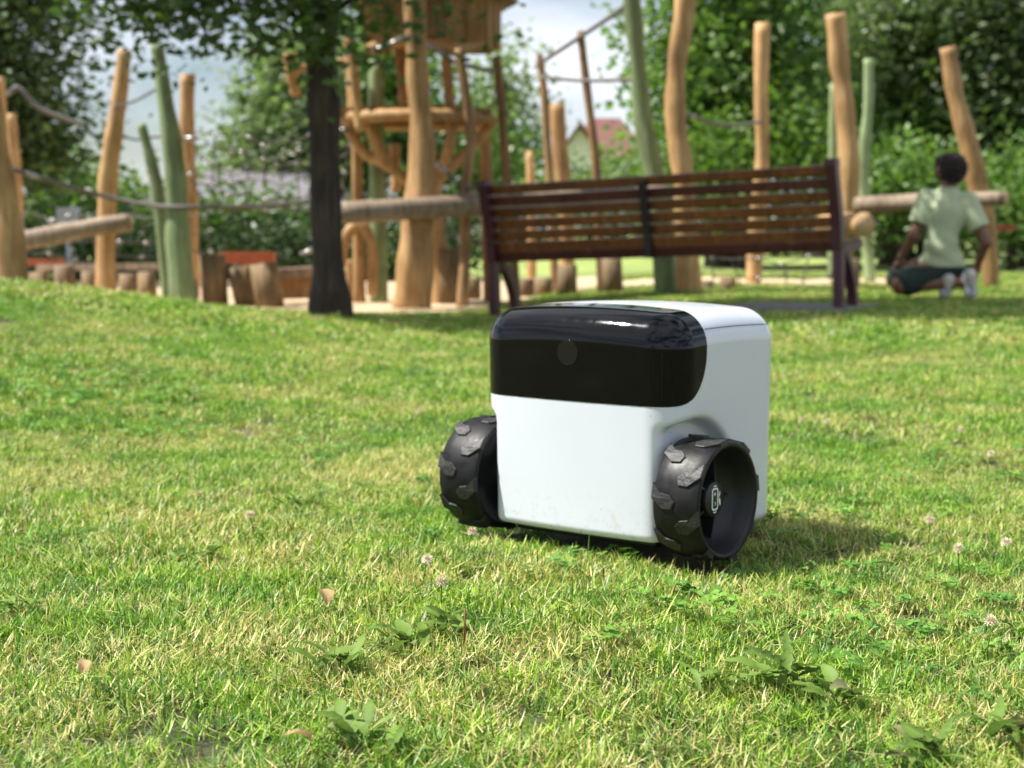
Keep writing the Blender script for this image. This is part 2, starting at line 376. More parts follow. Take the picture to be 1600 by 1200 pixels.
def place(name, coll, nsrc, x, y, smin, smax, seed, bias=None, **props):
    thin = np.sin(x * 7.3 + 2.1 * np.sin(y * 5.1)) * np.sin(y * 8.9 + 1.7 * np.sin(x * 6.3)) + .5 * np.sin(x * 19 + y * 23)     # worn, thinner spots
    k = ~(under_robot(x, y) | sand_in(x, y)) & (np.random.default_rng(seed + 99).random(len(x)) < np.clip(1.15 - .75 * np.clip(thin, 0, 1), .3, 1)); x, y = x[k], y[k]
    z = gz(x, y) - .022; n = len(x); g = np.random.default_rng(seed)
    rot = np.stack([g.normal(0, .10, n), g.normal(0, .10, n), g.uniform(0, 6.283, n)], -1)
    h = .5 + .5 * np.sin(x * 3.1 + 1.3 * np.sin(y * 2.7)) * np.sin(y * 2.3 + x)
    return scatter(name, coll, nsrc, np.stack([x, y, z], -1), rot, g.uniform(smin, smax, n) * (.74 + .42 * h), seed, **props)
near_c = src_collection('grass_clump_near', [clump(i, .030, 44, .012, .027, .00165, .42) for i in range(18)])
mid_c = src_collection('grass_clump_mid', [clump(50 + i, .05, 54, .014, .032, .0026) for i in range(10)])
far_c = src_collection('grass_clump_far', [clump(90 + i, .10, 80, .015, .034, .0055) for i in range(6)])
clo_c = src_collection('clover_tufts', [clover_patch(i) for i in range(8)])
long_c = src_collection('long_blades', [clump(300 + i, .05, 5, .035, .058, .0019, .3) for i in range(8)])
x, y = region(.95, 3.4, 2600); place('grass', near_c, 18, x, y, .75, 1.15, 1)
x, y = region(3.4, 6.2, 800); place('grass', mid_c, 10, x, y, .8, 1.15, 2)
x, y = region(6.2, 15.5, 190, .6); place('grass', far_c, 6, x, y, .8, 1.1, 3)
x, y = region(.95, 3.4, 60); place('grass', long_c, 8, x, y, .7, 1.1, 4)
x, y = region(1.0, 6.0, 260)
cn = np.sin(x * 1.9 + .6) * np.sin(y * 1.35 - .9) + .6 * np.sin(x * 4.3 + y * 3.1) + rg.normal(0, .35, len(x)) + .75 * (x > .4) * (y > 2.4) * (y < 4.2)
k = cn > 1.05; place('clover_cover', clo_c, 8, x[k], y[k], .6, 1.0, 5)

# ------------------------------------------------------------------ signed distance meshing
def surface_net(fn, lo, hi, h, proj=3):
    lo, hi = np.array(lo, float), np.array(hi, float); n = np.ceil((hi - lo) / h).astype(int) + 1
    ax = [lo[i] + np.arange(n[i]) * h for i in range(3)]
    X, Y, Z = np.meshgrid(*ax, indexing='ij'); D = fn(X, Y, Z).astype(np.float32); S = D < 0
    cnt = np.zeros(n - 1, np.float32); acc = np.zeros((*(n - 1), 3), np.float32)
    for axis in range(3):
        sl0 = [slice(None)] * 3; sl1 = [slice(None)] * 3; sl0[axis] = slice(0, -1); sl1[axis] = slice(1, None)
        d0, d1 = D[tuple(sl0)], D[tuple(sl1)]; cr = (d0 < 0) != (d1 < 0); t = np.where(cr, d0 / np.where(cr, d0 - d1, 1), 0)
        o = [i for i in range(3) if i != axis]
        for a in (0, 1):
            for b in (0, 1):
                s = [slice(None)] * 3; s[axis] = slice(None)
                s[o[0]] = slice(a, a + n[o[0]] - 1); s[o[1]] = slice(b, b + n[o[1]] - 1); c = cr[tuple(s)]
                cnt += c; acc[..., axis] += t[tuple(s)] * c; acc[..., o[0]] += a * c; acc[..., o[1]] += b * c
    act = cnt > 0; idx = -np.ones(act.shape, np.int64); ii = np.argwhere(act); idx[act] = np.arange(len(ii))
    V = lo + (ii + acc[act] / cnt[act][:, None]) * h; F = []
    for axis in range(3):
        o = [(axis + 1) % 3, (axis + 2) % 3]
        sl0 = [slice(1, -1)] * 3; sl1 = [slice(1, -1)] * 3; sl0[axis] = slice(0, -1); sl1[axis] = slice(1, None)
        s0, s1 = S[tuple(sl0)], S[tuple(sl1)]; cr = np.argwhere(s0 != s1); 
        off = np.array([1, 1, 1]); off[axis] = 0; c = cr + off; fl = s0[tuple(cr.T)]
        def g(a, b):
            q = c.copy(); q[:, o[0]] -= a; q[:, o[1]] -= b; return idx[tuple(q.T)]
        Q = np.stack([g(1, 1), g(0, 1), g(0, 0), g(1, 0)], -1); Q[~fl] = Q[~fl][:, ::-1]; F.append(Q)
    F = np.concatenate(F)
    e = h * .05
    def grad(P):
        x, y, z = P.T; return np.stack([fn(x + e, y, z) - fn(x - e, y, z), fn(x, y + e, z) - fn(x, y - e, z), fn(x, y, z + e) - fn(x, y, z - e)], -1) / (2 * e)
    for _ in range(proj):
        gr = grad(V); d = fn(*V.T); V = V - gr * (np.clip(d, -h, h) / np.maximum((gr ** 2).sum(-1), .25))[:, None]
    gr = grad(V); return V, F, gr / np.maximum(np.linalg.norm(gr, axis=1, keepdims=True), 1e-6)
def net_mesh(name, fn, lo, hi, h, mat, normals=True):
    V, F, NN = surface_net(fn, lo, hi, h); me = mk_mesh(name, V, F, [mat])
    if normals: me.normals_split_custom_set_from_vertices(NN.tolist())
    return me
def smin(a, b, k): h = np.clip(.5 + .5 * (b - a) / k, 0, 1); return b + (a - b) * h - k * h * (1 - h)
def smax(a, b, k): return -smin(-a, -b, k)

# ------------------------------------------------------------------ the robot
rob = thing('robot_mower', 'small white lawn robot with glossy black visor and chunky black wheels standing on the grass', 'robot', (RC[0], RC[1], -.009), (0, 0, RA))
def shell_paint():
    m, nt, b, L = new_mat('white_gloss_shell')
    tc = N(nt, 'TexCoord'); n = N(nt, 'TexNoise', Scale=7, Detail=4); L(tc.outputs['Object'], n.inputs['Vector'])
    r = ramp(nt, [(.3, (.60, .638, .708)), (.7, (.628, .664, .732))]); L(n.outputs['Fac'], r.inputs['Fac'])
    v = N(nt, 'TexVoronoi', Scale=46); L(tc.outputs['Object'], v.inputs['Vector'])     # fine specks of dirt
    rv = ramp(nt, [(.0, (.30, .28, .22)), (.04, (.34, .32, .26)), (.07, (1, 1, 1))]); L(v.outputs['Distance'], rv.inputs['Fac'])
    n3 = N(nt, 'TexNoise', Scale=5, Detail=2); L(tc.outputs['Object'], n3.inputs['Vector'])
    rr = ramp(nt, [(.48, (0, 0, 0)), (.58, (1, 1, 1))]); L(n3.outputs['Fac'], rr.inputs['Fac'])
    c = mix(nt, 1.0, r.outputs['Color'], mix(nt, rr.outputs['Color'], (1, 1, 1), rv.outputs['Color']), 'MULTIPLY')
    sp = N(nt, 'SeparateXYZ'); L(tc.outputs['Object'], sp.inputs[0]); mz = nt.nodes.new('ShaderNodeMapRange')      # splashes of dried soil along the lower edge
    mz.inputs['From Min'].default_value = .10; mz.inputs['From Max'].default_value = .02; L(sp.outputs[2], mz.inputs['Value'])
    n5 = N(nt, 'TexNoise', Scale=95, Detail=6, Roughness=.75); L(tc.outputs['Object'], n5.inputs['Vector']); r5 = ramp(nt, [(.52, (0, 0, 0)), (.72, (1, 1, 1))]); L(n5.outputs['Fac'], r5.inputs['Fac'])
    mm = nt.nodes.new('ShaderNodeMath'); mm.operation = 'MULTIPLY'; L(mz.outputs[0], mm.inputs[0]); L(r5.outputs['Color'], mm.inputs[1]); mm2 = nt.nodes.new('ShaderNodeMath'); mm2.operation = 'MULTIPLY'; mm2.inputs[1].default_value = .55; L(mm.outputs[0], mm2.inputs[0])
    c = mix(nt, mm2.outputs[0], c, (.30, .27, .17))
    L(c, b.inputs['Base Color'])
    n2 = N(nt, 'TexNoise', Scale=160, Detail=3); L(tc.outputs['Object'], n2.inputs['Vector'])
    r2 = ramp(nt, [(.3, (.16,) * 3), (.75, (.27,) * 3)]); L(n2.outputs['Fac'], r2.inputs['Fac']); L(r2.outputs['Color'], b.inputs['Roughness'])
    b.inputs['Coat Weight'].default_value = .3; b.inputs['Coat Roughness'].default_value = .08
    return m
def visor_paint():
    m, nt, b, L = new_mat('black_gloss_visor')
    tc = N(nt, 'TexCoord'); n = N(nt, 'TexNoise', Scale=300, Detail=5, Roughness=.75); L(tc.outputs['Object'], n.inputs['Vector'])
    r = ramp(nt, [(.5, (.002, .0018, .0014)), (.66, (.0035, .003, .0022)), (.84, (.04, .037, .032))]); L(n.outputs['Fac'], r.inputs['Fac']); L(r.outputs['Color'], b.inputs['Base Color'])
    mp = N(nt, 'Mapping'); mp.inputs['Scale'].default_value = (90, 90, 8); L(tc.outputs['Object'], mp.inputs['Vector'])
    n2 = N(nt, 'TexNoise', Scale=1.0, Detail=4); L(mp.outputs['Vector'], n2.inputs['Vector'])
    r2 = ramp(nt, [(.3, (.035,) * 3), (.8, (.12,) * 3)]); L(n2.outputs['Fac'], r2.inputs['Fac']); L(r2.outputs['Color'], b.inputs['Roughness'])
    b.inputs['IOR'].default_value = 1.38; b.inputs['Specular Tint'].default_value = (.85, .9, 1, 1); return m
M_SHELL = shell_paint(); M_VISOR = visor_paint()
def rubber_mat():
    m, nt, b, L = new_mat('dusty_black_rubber'); tc = N(nt, 'TexCoord'); n = N(nt, 'TexNoise', Scale=38, Detail=7, Roughness=.7); L(tc.outputs['Object'], n.inputs['Vector'])
    r = ramp(nt, [(.40, (.004, .004, .005)), (.64, (.008, .008, .008)), (.82, (.03, .027, .02))]); L(n.outputs['Fac'], r.inputs['Fac']); L(r.outputs['Color'], b.inputs['Base Color'])
    r2 = ramp(nt, [(.35, (.34,) * 3), (.7, (.62,) * 3)]); L(n.outputs['Fac'], r2.inputs['Fac']); L(r2.outputs['Color'], b.inputs['Roughness']); b.inputs['Specular IOR Level'].default_value = .28
    bp = N(nt, 'Bump', Strength=.12, Distance=.004); L(n.outputs['Fac'], bp.inputs['Height']); L(bp.outputs['Normal'], b.inputs['Normal']); return m
M_RUB = rubber_mat()
M_LUG = plain('scuffed_rubber', (.016, .0155, .015), .5, .5, 120, .25)
M_PLAST = plain('black_moulded_plastic', (.012, .012, .014), .45, .2, 60, .08)
M_SEAM = plain('dark_seam', (.012, .008, .008), .9, .1, 20, 0, 0, 0, .05)
M_LENS = plain('lens_ring', (.0055, .0055, .004), .10, .15, 200, 0)
M_WHITEP = plain('white_print', (.74, .78, .76), .5, .03, 20, 0)
FZ, RZ, HW, ZT, ZB = -.066, .250, .1775, .3555, .024
def sd_body(x, y, z, wells=True):
    t = np.clip((ZT - z) / (ZT - ZB), 0, 1)
    xx = x / (1 - .022 * t) 
    fr = np.clip(1 - (y - FZ) / .16, 0, 1)
    yy = y - (.36 * xx * xx + .006 * t) * fr
    cy, hy = (FZ + RZ) / 2, (RZ - FZ) / 2; r = .052
    qx, qy = np.abs(xx) - HW + r, np.abs(yy - cy) - hy + r
    d2 = np.sqrt(np.maximum(qx, 0) ** 2 + np.maximum(qy, 0) ** 2) + np.minimum(np.maximum(qx, qy), 0) - r
    cz, hz = (ZT + ZB) / 2, (ZT - ZB) / 2
    rt = np.where(z > cz, .046, .012)
    top = z - cz + 0.10 * (0) ; qz = np.abs(top) - hz + rt + np.where(z > cz, .30 * (xx * xx + (yy - cy) ** 2), 0)
    a = d2 + rt
    d = np.sqrt(np.maximum(a, 0) ** 2 + np.maximum(qz, 0) ** 2) + np.minimum(np.maximum(a, qz), 0) - rt
    if wells:
        cyl = np.sqrt((y - .004) ** 2 + (z - .088) ** 2) - .109
        cyl = np.minimum(cyl, np.maximum(np.maximum(-(y + .3), y - .113), z - .088))
        cav = smax(cyl, .146 - np.abs(x), .012); d = smax(d, -cav, .014)
    return d
link('body_shell', net_mesh('body_shell', sd_body, (-.19, -.085, .01), (.19, .27, .375), .0028, M_SHELL), rob)
def sd_visor(x, y, z):
    d = sd_body(x, y, z, False) - .0009
    r = .070; qy, qz = y - .024 + r, -(z - .2175) + r
    reg = np.sqrt(np.maximum(qy, 0) ** 2 + np.maximum(qz, 0) ** 2) + np.minimum(np.maximum(qy, qz), 0) - r
    return smax(smax(d, reg, .0015), -(d + .012), .0015)
vis = link('visor', net_mesh('visor', sd_visor, (-.19, -.085, .2), (.19, .04, .375), .0022, M_VISOR), rob)
def on_surf(x, y, z, off, sd=lambda a, b, c: sd_body(a, b, c, False)):
    p = np.array([x, y, z], float); e = 1e-4
    for _ in range(12):
        g = np.array([sd(p[0] + e, p[1], p[2]) - sd(p[0] - e, p[1], p[2]), sd(p[0], p[1] + e, p[2]) - sd(p[0], p[1] - e, p[2]), sd(p[0], p[1], p[2] + e) - sd(p[0], p[1], p[2] - e)]) / (2 * e)
        p = p - g * (sd(*p) - off) / (g @ g)
    return Vector(p)
mb = MB()                                           # joint line of the lid
tube(mb, [on_surf(.19, .028 + i * .012, .3345, .0004) for i in range(17)], .0005, 6)
link('lid_seam', mb.mesh('lid_seam', [M_SEAM]), rob)
mb = MB(); tube(mb, [on_surf(.150, -.05, .2215 + i * .0080, .0007) for i in range(10)], .0005, 6)
link('panel_joint', mb.mesh('panel_joint', [M_SEAM]), vis)
mb = MB(); CW = (.000, .288)                       # round camera window behind the visor
rings = [[on_surf(CW[0] + q_ * math.cos(i * math.pi / 18), -.068, CW[1] + q_ * math.sin(i * math.pi / 18), .0014) for i in range(36)] for q_ in (.004, .008, .012, .015, .0178)]
mb.add([p for rg_ in rings for p in rg_] + [on_surf(CW[0], -.068, CW[1], .0014)], [(36 * 4 * 0 + i, (i + 1) % 36, 180) for i in range(36)] + [(36 * j + i, 36 * j + 36 + i, 36 * j + 36 + (i + 1) % 36, 36 * j + (i + 1) % 36) for j in range(4) for i in range(36)])
link('camera_window', mb.mesh('camera_window', [M_LENS]), vis)
mb = MB(); tube(mb, rings[4] + [rings[4][0]], .0003, 5, cap=False); link('window_rim', mb.mesh('window_rim', [M_LENS]), vis)
def sd_base(x, y, z):
    q = [np.abs(x) - .120, np.abs(y - .10) - .12, np.abs(z - .028) - .010]
    return np.sqrt(sum(np.maximum(a, 0) ** 2 for a in q)) - .006
link('base_plate', net_mesh('base_plate', sd_base, (-.16, -.08, .01), (.16, .26, .06), .005, M_PLAST), rob)

# wheels. x axis = axle, outer side +x; the same meshes serve both
WR, WW = .0835, .073
def revolve(prof, sides=72):
    V, F = [], []; n = len(prof)
    for k in range(sides):
        a = 2 * math.pi * k / sides
        for (x, r) in prof: V.append((x, r * math.cos(a), r * math.sin(a)))
    for k in range(sides):
        for i in range(n - 1):
            a, b = k * n + i, ((k + 1) % sides) * n + i
            F.append((a, b, b + 1, a + 1))
    return V, F
h = WW / 2
ty = [(-h + .002, WR - .009), (-h, WR - .006), (-h + .0005, WR - .002), (-h + .003, WR - .0003), (-.018, WR + .0012), (0, WR + .0018), (.018, WR + .0012), (h - .003, WR - .0003), (h - .0005, WR - .002), (h, WR - .006), (h - .002, WR - .0085)]
V, F = revolve(ty); tyre_me = mk_mesh('tyre', V, F, [M_RUB])
rim = [(h - .002, WR - .0085), (h - .006, WR - .0105), (.012, WR - .0150), (-.012, .056), (-.018, .040), (-.017, .0275), (-.010, .0258), (.008, .0250), (.0125, .0248), (.0138, .0236), (.0140, .0001)]
V, F = revolve(rim); rim_me = mk_mesh('rim', V, F, [M_PLAST])
inn = [(-h + .002, WR - .009), (-h + .010, WR - .012), (-h + .012, .02), (-h - .006, .019), (-h - .016, .018), (-h - .0165, .0001)]
V, F = revolve(inn); inner_me = mk_mesh('inner_disc', V, F, [M_PLAST])
def lug_mesh():
    # outline in (axial from the edge inward, circumferential) metres, then wrapped round the tyre and raised
    P = [(u_ * 1.10, v_ * 1.14) for u_, v_ in [(.0004, .0150), (.0135, .0035), (.0260, .0015), (.0335, -.0060), (.0300, -.0150), (.0165, -.0155), (.0004, -.0035)]]
    V, F = [], []; hh = .0042
    def wrap(u, v, r):
        a = v / WR; return (h - u, r * math.sin(a), r * math.cos(a))
    P = P[::-1]; n = len(P); cu, cv = sum(p[0] for p in P) / n, sum(p[1] for p in P) / n
    rr = [WR - .003, WR + hh * .85, WR + hh]
    for j, ins in ((0, -.04), (1, .0), (2, .07)):
        for (u, v) in P: V.append(wrap(max(u + (cu - u) * ins, .0002), v + (cv - v) * ins, rr[j]))
    for j in range(2):
        for i in range(n): F.append((j * n + i, j * n + (i + 1) % n, (j + 1) * n + (i + 1) % n, (j + 1) * n + i))
    V.append(wrap(cu, cv, WR + hh)); F += [(2 * n + i, 2 * n + (i + 1) % n, 3 * n) for i in range(n)]
    return V, F
V, F = lug_mesh(); lug_a = mk_mesh('tread_lug', V, F, [M_LUG], None, False)
V2 = [(-p[0], p[1], p[2]) for p in V]; lug_b = mk_mesh('tread_lug', V2, [tuple(reversed(f)) for f in F], [M_LUG], None, False)
fin = MB()
fin.add([(.010, -.0012, .024), (.010, .0012, .024), (h - .008, .001, WR - .011), (h - .008, -.001, WR - .011), (-.022, -.0016, .024), (-.022, .0016, .024), (-.012, .0016, WR - .014), (-.012, -.0016, WR - .014)],
        [(0, 1, 2, 3), (4, 7, 6, 5), (0, 3, 7, 4), (1, 5, 6, 2), (3, 2, 6, 7), (0, 4, 5, 1)]); fin.v[2] = (-.004, .001, WR - .012); fin.v[3] = (-.004, -.001, WR - .012)
fin_me = fin.mesh('spoke_fin', [M_PLAST], False)
# emblem: printed mark on the hub cap: upright rounded frame with an eye dot and a curl, dashes above and below, two petals at the right
def emblem_mesh():
    mb = MB(); X = .01425
    def strip(pts, w, close=False):
        P = pts + ([pts[0]] if close else []); n = len(P); V = []
        for i in range(n):
            a = P[(i - 1) % (n - 1)] if close else P[max(i - 1, 0)]; b = P[(i + 1) % (n - 1) if close else min(i + 1, n - 1)]
            if close and i == n - 1: b = P[1]; a = P[n - 2]
            tx, tz = b[0] - a[0], b[1] - a[1]; l = math.hypot(tx, tz) or 1; nx, nz = -tz / l * w / 2, tx / l * w / 2
            V += [(X, P[i][0] + nx, P[i][1] + nz), (X, P[i][0] - nx, P[i][1] - nz)]
        mb.add(V, [(2 * i, 2 * i + 1, 2 * i + 3, 2 * i + 2) for i in range(n - 1)])
    def blob(cx, cz, rx, rz, rot=0):
        V = [(X, cx, cz)]
        for k in range(16):
            a = k * math.pi / 8; u, v = rx * math.cos(a), rz * math.sin(a); V.append((X, cx + u * math.cos(rot) - v * math.sin(rot), cz + u * math.sin(rot) + v * math.cos(rot)))
        mb.add(V, [(0, 1 + k, 1 + (k + 1) % 16) for k in range(16)])
    fr = []
    for (cx, cz, a0) in ((.0030, .0105, 0), (-.0030, .0105, 90), (-.0030, -.0105, 180), (.0030, -.0105, 270)):
        for k in range(6): a = R(a0 + k * 18); fr.append((cx + .0042 * math.cos(a), cz + .0042 * math.sin(a)))
    strip(fr, .0026, True)
    strip([(-.004 + .008 * i / 6, .0178 + .001 * math.sin(math.pi * i / 6)) for i in range(7)], .0016)
    strip([(-.004 + .008 * i / 6, -.0178 - .001 * math.sin(math.pi * i / 6)) for i in range(7)], .0016)
    blob(-.0005, .0072, .0018, .0022)
    strip([(-.0008, -.0042), (.0008, -.0058), (.0010, -.0074), (-.0002, -.0090)], .0015)
    blob(.0128, -.0048, .0021, .0058, .22); blob(.0118, .0058, .0016, .0044, -.38)
    return mb.mesh('emblem', [M_WHITEP], False)
emb_me = emblem_mesh()
for s in (1, -1):
    w = link('wheel', tyre_me, rob, (s * (.2295 - WW / 2), 0, WR + .005), (0, 0, 0 if s == 1 else math.pi))
    link('rim', rim_me, w); link('inner_disc', inner_me, w)
    for k in range(8):
        sg = 1 if s == 1 else -1
        # the point of each lug leads towards the front (-y of the robot, downwards): mirror the turn for the other wheel
        for me, ph in ((lug_a, 0), (lug_b, 22.5)):
            o = link('tread_lug', me, w, (0, 0, 0), (R(k * 45 + ph + 14) * 1, 0, 0))
            if s == -1: o.scale = (1, -1, 1)
    for k in range(5): link('spoke_fin', fin_me, w, (0, 0, 0), (R(k * 72 - 20), 0, 0))
    link('emblem', emb_me, w, (0, 0, 0), (0, 0, 0))

# ------------------------------------------------------------------ bench
BL, BR = at(771, 400, 9.25), at(1311, 400, 8.2)
bl = Vector((BL.x, 9.25, -.045)); br = Vector((BR.x, 8.2, .035))
blen = (br - bl).length; bx = (br - bl).normalized(); bz = Vector((0, 0, 1)); by = bz.cross(bx).normalized(); bz = bx.cross(by)
Mb = Matrix((bx, by, bz)).transposed()
bench = thing('park_bench', 'slatted brown park bench with maroon cast iron ends seen from behind', 'bench', bl, Mb.to_euler()); bench.scale = (1, 1, .945)
def prof_bar(mb, P, w, t, x0, m=0):
    """bar of depth w (in the yz plane) and thickness t (along x) following P"""
    n = len(P); V = []
    for i in range(n):
        a, b = P[max(i - 1, 0)], P[min(i + 1, n - 1)]; ty_, tz_ = b[0] - a[0], b[1] - a[1]; l = math.hypot(ty_, tz_)
        ny, nz = -tz_ / l * w / 2, ty_ / l * w / 2; y_, z_ = P[i]
        V += [(x0 - t / 2, y_ + ny, z_ + nz), (x0 + t / 2, y_ + ny, z_ + nz), (x0 + t / 2, y_ - ny, z_ - nz), (x0 - t / 2, y_ - ny, z_ - nz)]
    F = [(4 * i + k, 4 * i + (k + 1) % 4, 4 * i + 4 + (k + 1) % 4, 4 * i + 4 + k) for i in range(n - 1) for k in range(4)] + [(3, 2, 1, 0), tuple(4 * (n - 1) + k for k in range(4))]
    mb.add(V, F, m)
def c2(P, n=6): return [(p.x, p.y) for p in catmull([(a, b, 0) for a, b in P], n)]
for i, x0 in enumerate((0.0, blen / 2 - .04, blen)):
    end = i != 1; mb = MB(); mt = M_IRON if end else M_IRONB; T = .055 if end else .04
    if end:
        prof_bar(mb, c2([(.03, .34), (.015, .5), (-.02, .66), (-.06, .825)]), .07, T, x0); 
        mb.box((x0, -.062, .828), (T / 2 + .004, .038, .02))
    else: prof_bar(mb, c2([(.03, .36), (.015, .5), (-.015, .66), (-.045, .79)]), .05, T, x0)
    prof_bar(mb, [(.01, .355), (.18, .35), (.37, .375)], .05, T, x0)
    link('end_frame' if end else 'middle_frame', mb.mesh('frame', [mt], False), bench)
    if end:
        mb = MB(); prof_bar(mb, c2([(.02, -.02), (.022, .15), (.028, .30), (.03, .35)]), .06, T - .004, x0); link('leg', mb.mesh('leg', [mt], False), bench)
        mb = MB(); prof_bar(mb, c2([(.27, -.02), (.25, .12), (.19, .24), (.10, .335)]), .05, T - .004, x0); link('leg', mb.mesh('leg', [mt], False), bench)
def slat_mesh(L, hgt, th, mat):
    mb = MB(); b = .006; pr = [(-th / 2, -hgt / 2 + b), (-th / 2 + b, -hgt / 2), (th / 2 - b, -hgt / 2), (th / 2, -hgt / 2 + b), (th / 2, hgt / 2 - b), (th / 2 - b, hgt / 2), (-th / 2 + b, hgt / 2), (-th / 2, hgt / 2 - b)]
    mb.add([(x_, p[0], p[1]) for x_ in (0, L) for p in pr], [(k, (k + 1) % 8, 8 + (k + 1) % 8, 8 + k) for k in range(8)] + [tuple(range(7, -1, -1)), tuple(range(8, 16))]); return mb.mesh('slat', [mat], False)
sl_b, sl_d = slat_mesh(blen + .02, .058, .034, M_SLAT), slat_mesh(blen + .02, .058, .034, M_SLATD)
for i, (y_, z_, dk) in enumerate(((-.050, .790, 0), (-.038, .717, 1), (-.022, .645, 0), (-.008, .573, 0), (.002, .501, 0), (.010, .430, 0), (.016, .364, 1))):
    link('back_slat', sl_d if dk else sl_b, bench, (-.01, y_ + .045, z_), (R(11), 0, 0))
for i in range(6): link('seat_slat', sl_b, bench, (-.01, .075 + i * .058, .405 - .01 * math.sin(i / 5 * 3.1)), (R(90), 0, 0))
slab = thing('concrete_slab', 'flat grey concrete slab sunk in the grass under the right end of the bench', 'slab', (1.62, 8.55, G(1.62, 8.55) + .004))
mb = MB(); mb.box((0, 0, -.02), (.36, .26, .022)); slab.rotation_euler = (0, 0, math.atan2(bx.y, bx.x)); link('slab_block', mb.mesh('slab', [M_CONC], False), slab)

# ------------------------------------------------------------------ playground posts
def post(label, pts, Y, w, mat=M_POST, name='wooden_post', group='upright play posts', base=None, cat='post', wob=.10, seed=None, sides=16, Yt=None):
    """pts: photograph pixels from foot to top; w: widths in pixels foot->top; the foot goes into the ground"""
    Ys = [Y + ((Yt or Y) - Y) * i / (len(pts) - 1) for i in range(len(pts))]
    P = [at(a, b, yy) for (a, b), yy in zip(pts, Ys)]
    if base is None: P[0].z = G(P[0].x, P[0].y) - .06
    org = P[0].copy(); P = [p - org for p in P]; C = catmull(P, 7)
    rad = [q / FPX * Y / 2 for q in w]; mb = MB()
    tube(mb, C, rad, sides, wob, seed if seed is not None else rnd.randint(0, 999), 0, 1)
    me = mb.mesh(name, [mat, M_END if mat is not M_GREEN else M_GREEN])
    return thing(name, label, cat, org, (0, 0, 0), group, me)
GP = 'green painted play posts'
post('thick peeled log post leaning out at the left edge, its foot behind the grass mound', [(26, 455), (16, 380), (2, 290), (-14, 190), (-34, 60)], 9.2, [50, 46, 40, 36])
post('straight golden post at the far left edge, cut off by the photo frame', [(8, 440), (6, 330), (3, 220), (0, 120)], 12.5, [20, 18, 16])
post('shorter golden post just inside the left edge with a flat top', [(30, 440), (28, 340), (22, 260), (17, 178)], 13, [20, 20, 17])
post('tall golden post leaning right at its top, left of the green pair', [(166, 455), (166, 380), (168, 300), (175, 230), (186, 150), (196, 78)], 10.8, [31, 30, 30, 27, 25, 21])
post('short thin dark green post leaning left beside the tall green one', [(262, 455), (254, 370), (245, 290), (233, 240), (221, 194)], 10.6, [20, 20, 19, 14], M_GREEN, group=GP)
post('tall thick green painted post curving left at its top, near the left trees', [(287, 460), (280, 380), (276, 300), (268, 220), (256, 140), (245, 70)], 10.3, [42, 40, 34, 30, 24, 20], M_GREEN, group=GP)
post('upright golden post standing right behind the tall green one', [(302, 450), (298, 330), (293, 220), (294, 116)], 12, [20, 21, 24, 22])
post('thin pale post rising before the gap of sky, left of the thick short one', [(868, 450), (862, 330), (856, 230), (850, 150), (843, 84)], 12.6, [13, 12, 12, 11], M_THIN)
post('thin dark post reaching highest into the gap of sky', [(940, 450), (934, 300), (925, 200), (914, 110), (906, 48)], 12.0, [14, 14, 13, 11], M_THIN)
post('short stout golden post with a flat top between two thin posts', [(888, 450), (884, 330), (877, 250), (871, 162)], 13.0, [24, 23, 24, 22])
post('lowest of the posts behind the left half of the bench back', [(831, 450), (830, 340), (828, 236)], 13.6, [15, 14, 12])
post('great green painted post with a kink rising past the top edge above the bench middle', [(1042, 452), (1034, 360), (1022, 270), (1006, 190), (996, 100), (984, -40)], 11.2, [36, 34, 31, 31, 26, 25], M_GREEN, group=GP)
post('great golden post with a bend rising past the top edge right of the green one', [(1078, 458), (1072, 360), (1066, 270), (1056, 180), (1057, 100), (1070, 10), (1076, -60)], 11.0, [38, 35, 32, 30, 32, 31])
post('slim golden post with a flat top rising above the right half of the bench', [(1176, 447), (1184, 350), (1190, 250), (1189, 150), (1192, 36)], 12.8, [26, 26, 22, 22, 23])
post('dark topped golden post curving down behind the right bench end', [(1318, 445), (1322, 360), (1326, 250), (1320, 160), (1310, 90), (1306, 22)], 11.8, [26, 32, 31, 30, 30])
post('slender green post seen just right of the dark topped golden post', [(1360, 440), (1352, 340), (1350, 240), (1357, 160), (1358, 92)], 13.2, [18, 18, 17, 15], M_GREEN, group=GP)
post('faint green post hidden left of the dark topped golden post', [(1300, 440), (1300, 330), (1301, 230), (1303, 130)], 14, [14, 14, 13], M_GREEN, group=GP)
post('golden post leaning left at its top behind the kneeling child', [(1550, 425), (1542, 350), (1528, 290), (1512, 220), (1494, 150), (1480, 74)], 11.6, [22, 28, 31, 30, 27, 24])
post('small post stub beside the foot of the tree trunk', [(549, 475), (549, 440), (548, 406)], 11.4, [18, 18, 17])

def log(label, p0, p1, Y0, Y1, w, mat=M_POST, name='log_beam', group='horizontal log beams', mid=None):
    a, b = at(*p0, Y0), at(*p1, Y1); org = a.copy(); P = [Vector(), (b - a) * .5 + Vector((0, 0, .01)), b - a]; mb = MB()
    C = catmull(P, 8); r = [q / FPX * (Y0 + Y1) / 4 for q in w]; tube(mb, C, r, 14, .08, rnd.randint(0, 99), 0, 1)
    return thing(name, label, 'beam', org, (0, 0, 0), group, mb.mesh(name, [mat, M_END]))
log('weathered log beam sloping up to the tall golden post at the left', (28, 378), (205, 347), 10.4, 10.5, [30, 30, 28], M_GREY)
log('long weathered log beam running from the tree trunk to behind the bench', (520, 334), (1045, 306), 9.95, 10.75, [34, 36, 34], M_GREY)
log('log beam running behind the child with a cut end at right', (1338, 322), (1572, 311), 11.2, 10.6, [28, 28, 22], M_GREY)
log('short thick log end poking out right of the bench end', (1285, 354), (1352, 352), 11.3, 10.9, [36, 38], M_POST)

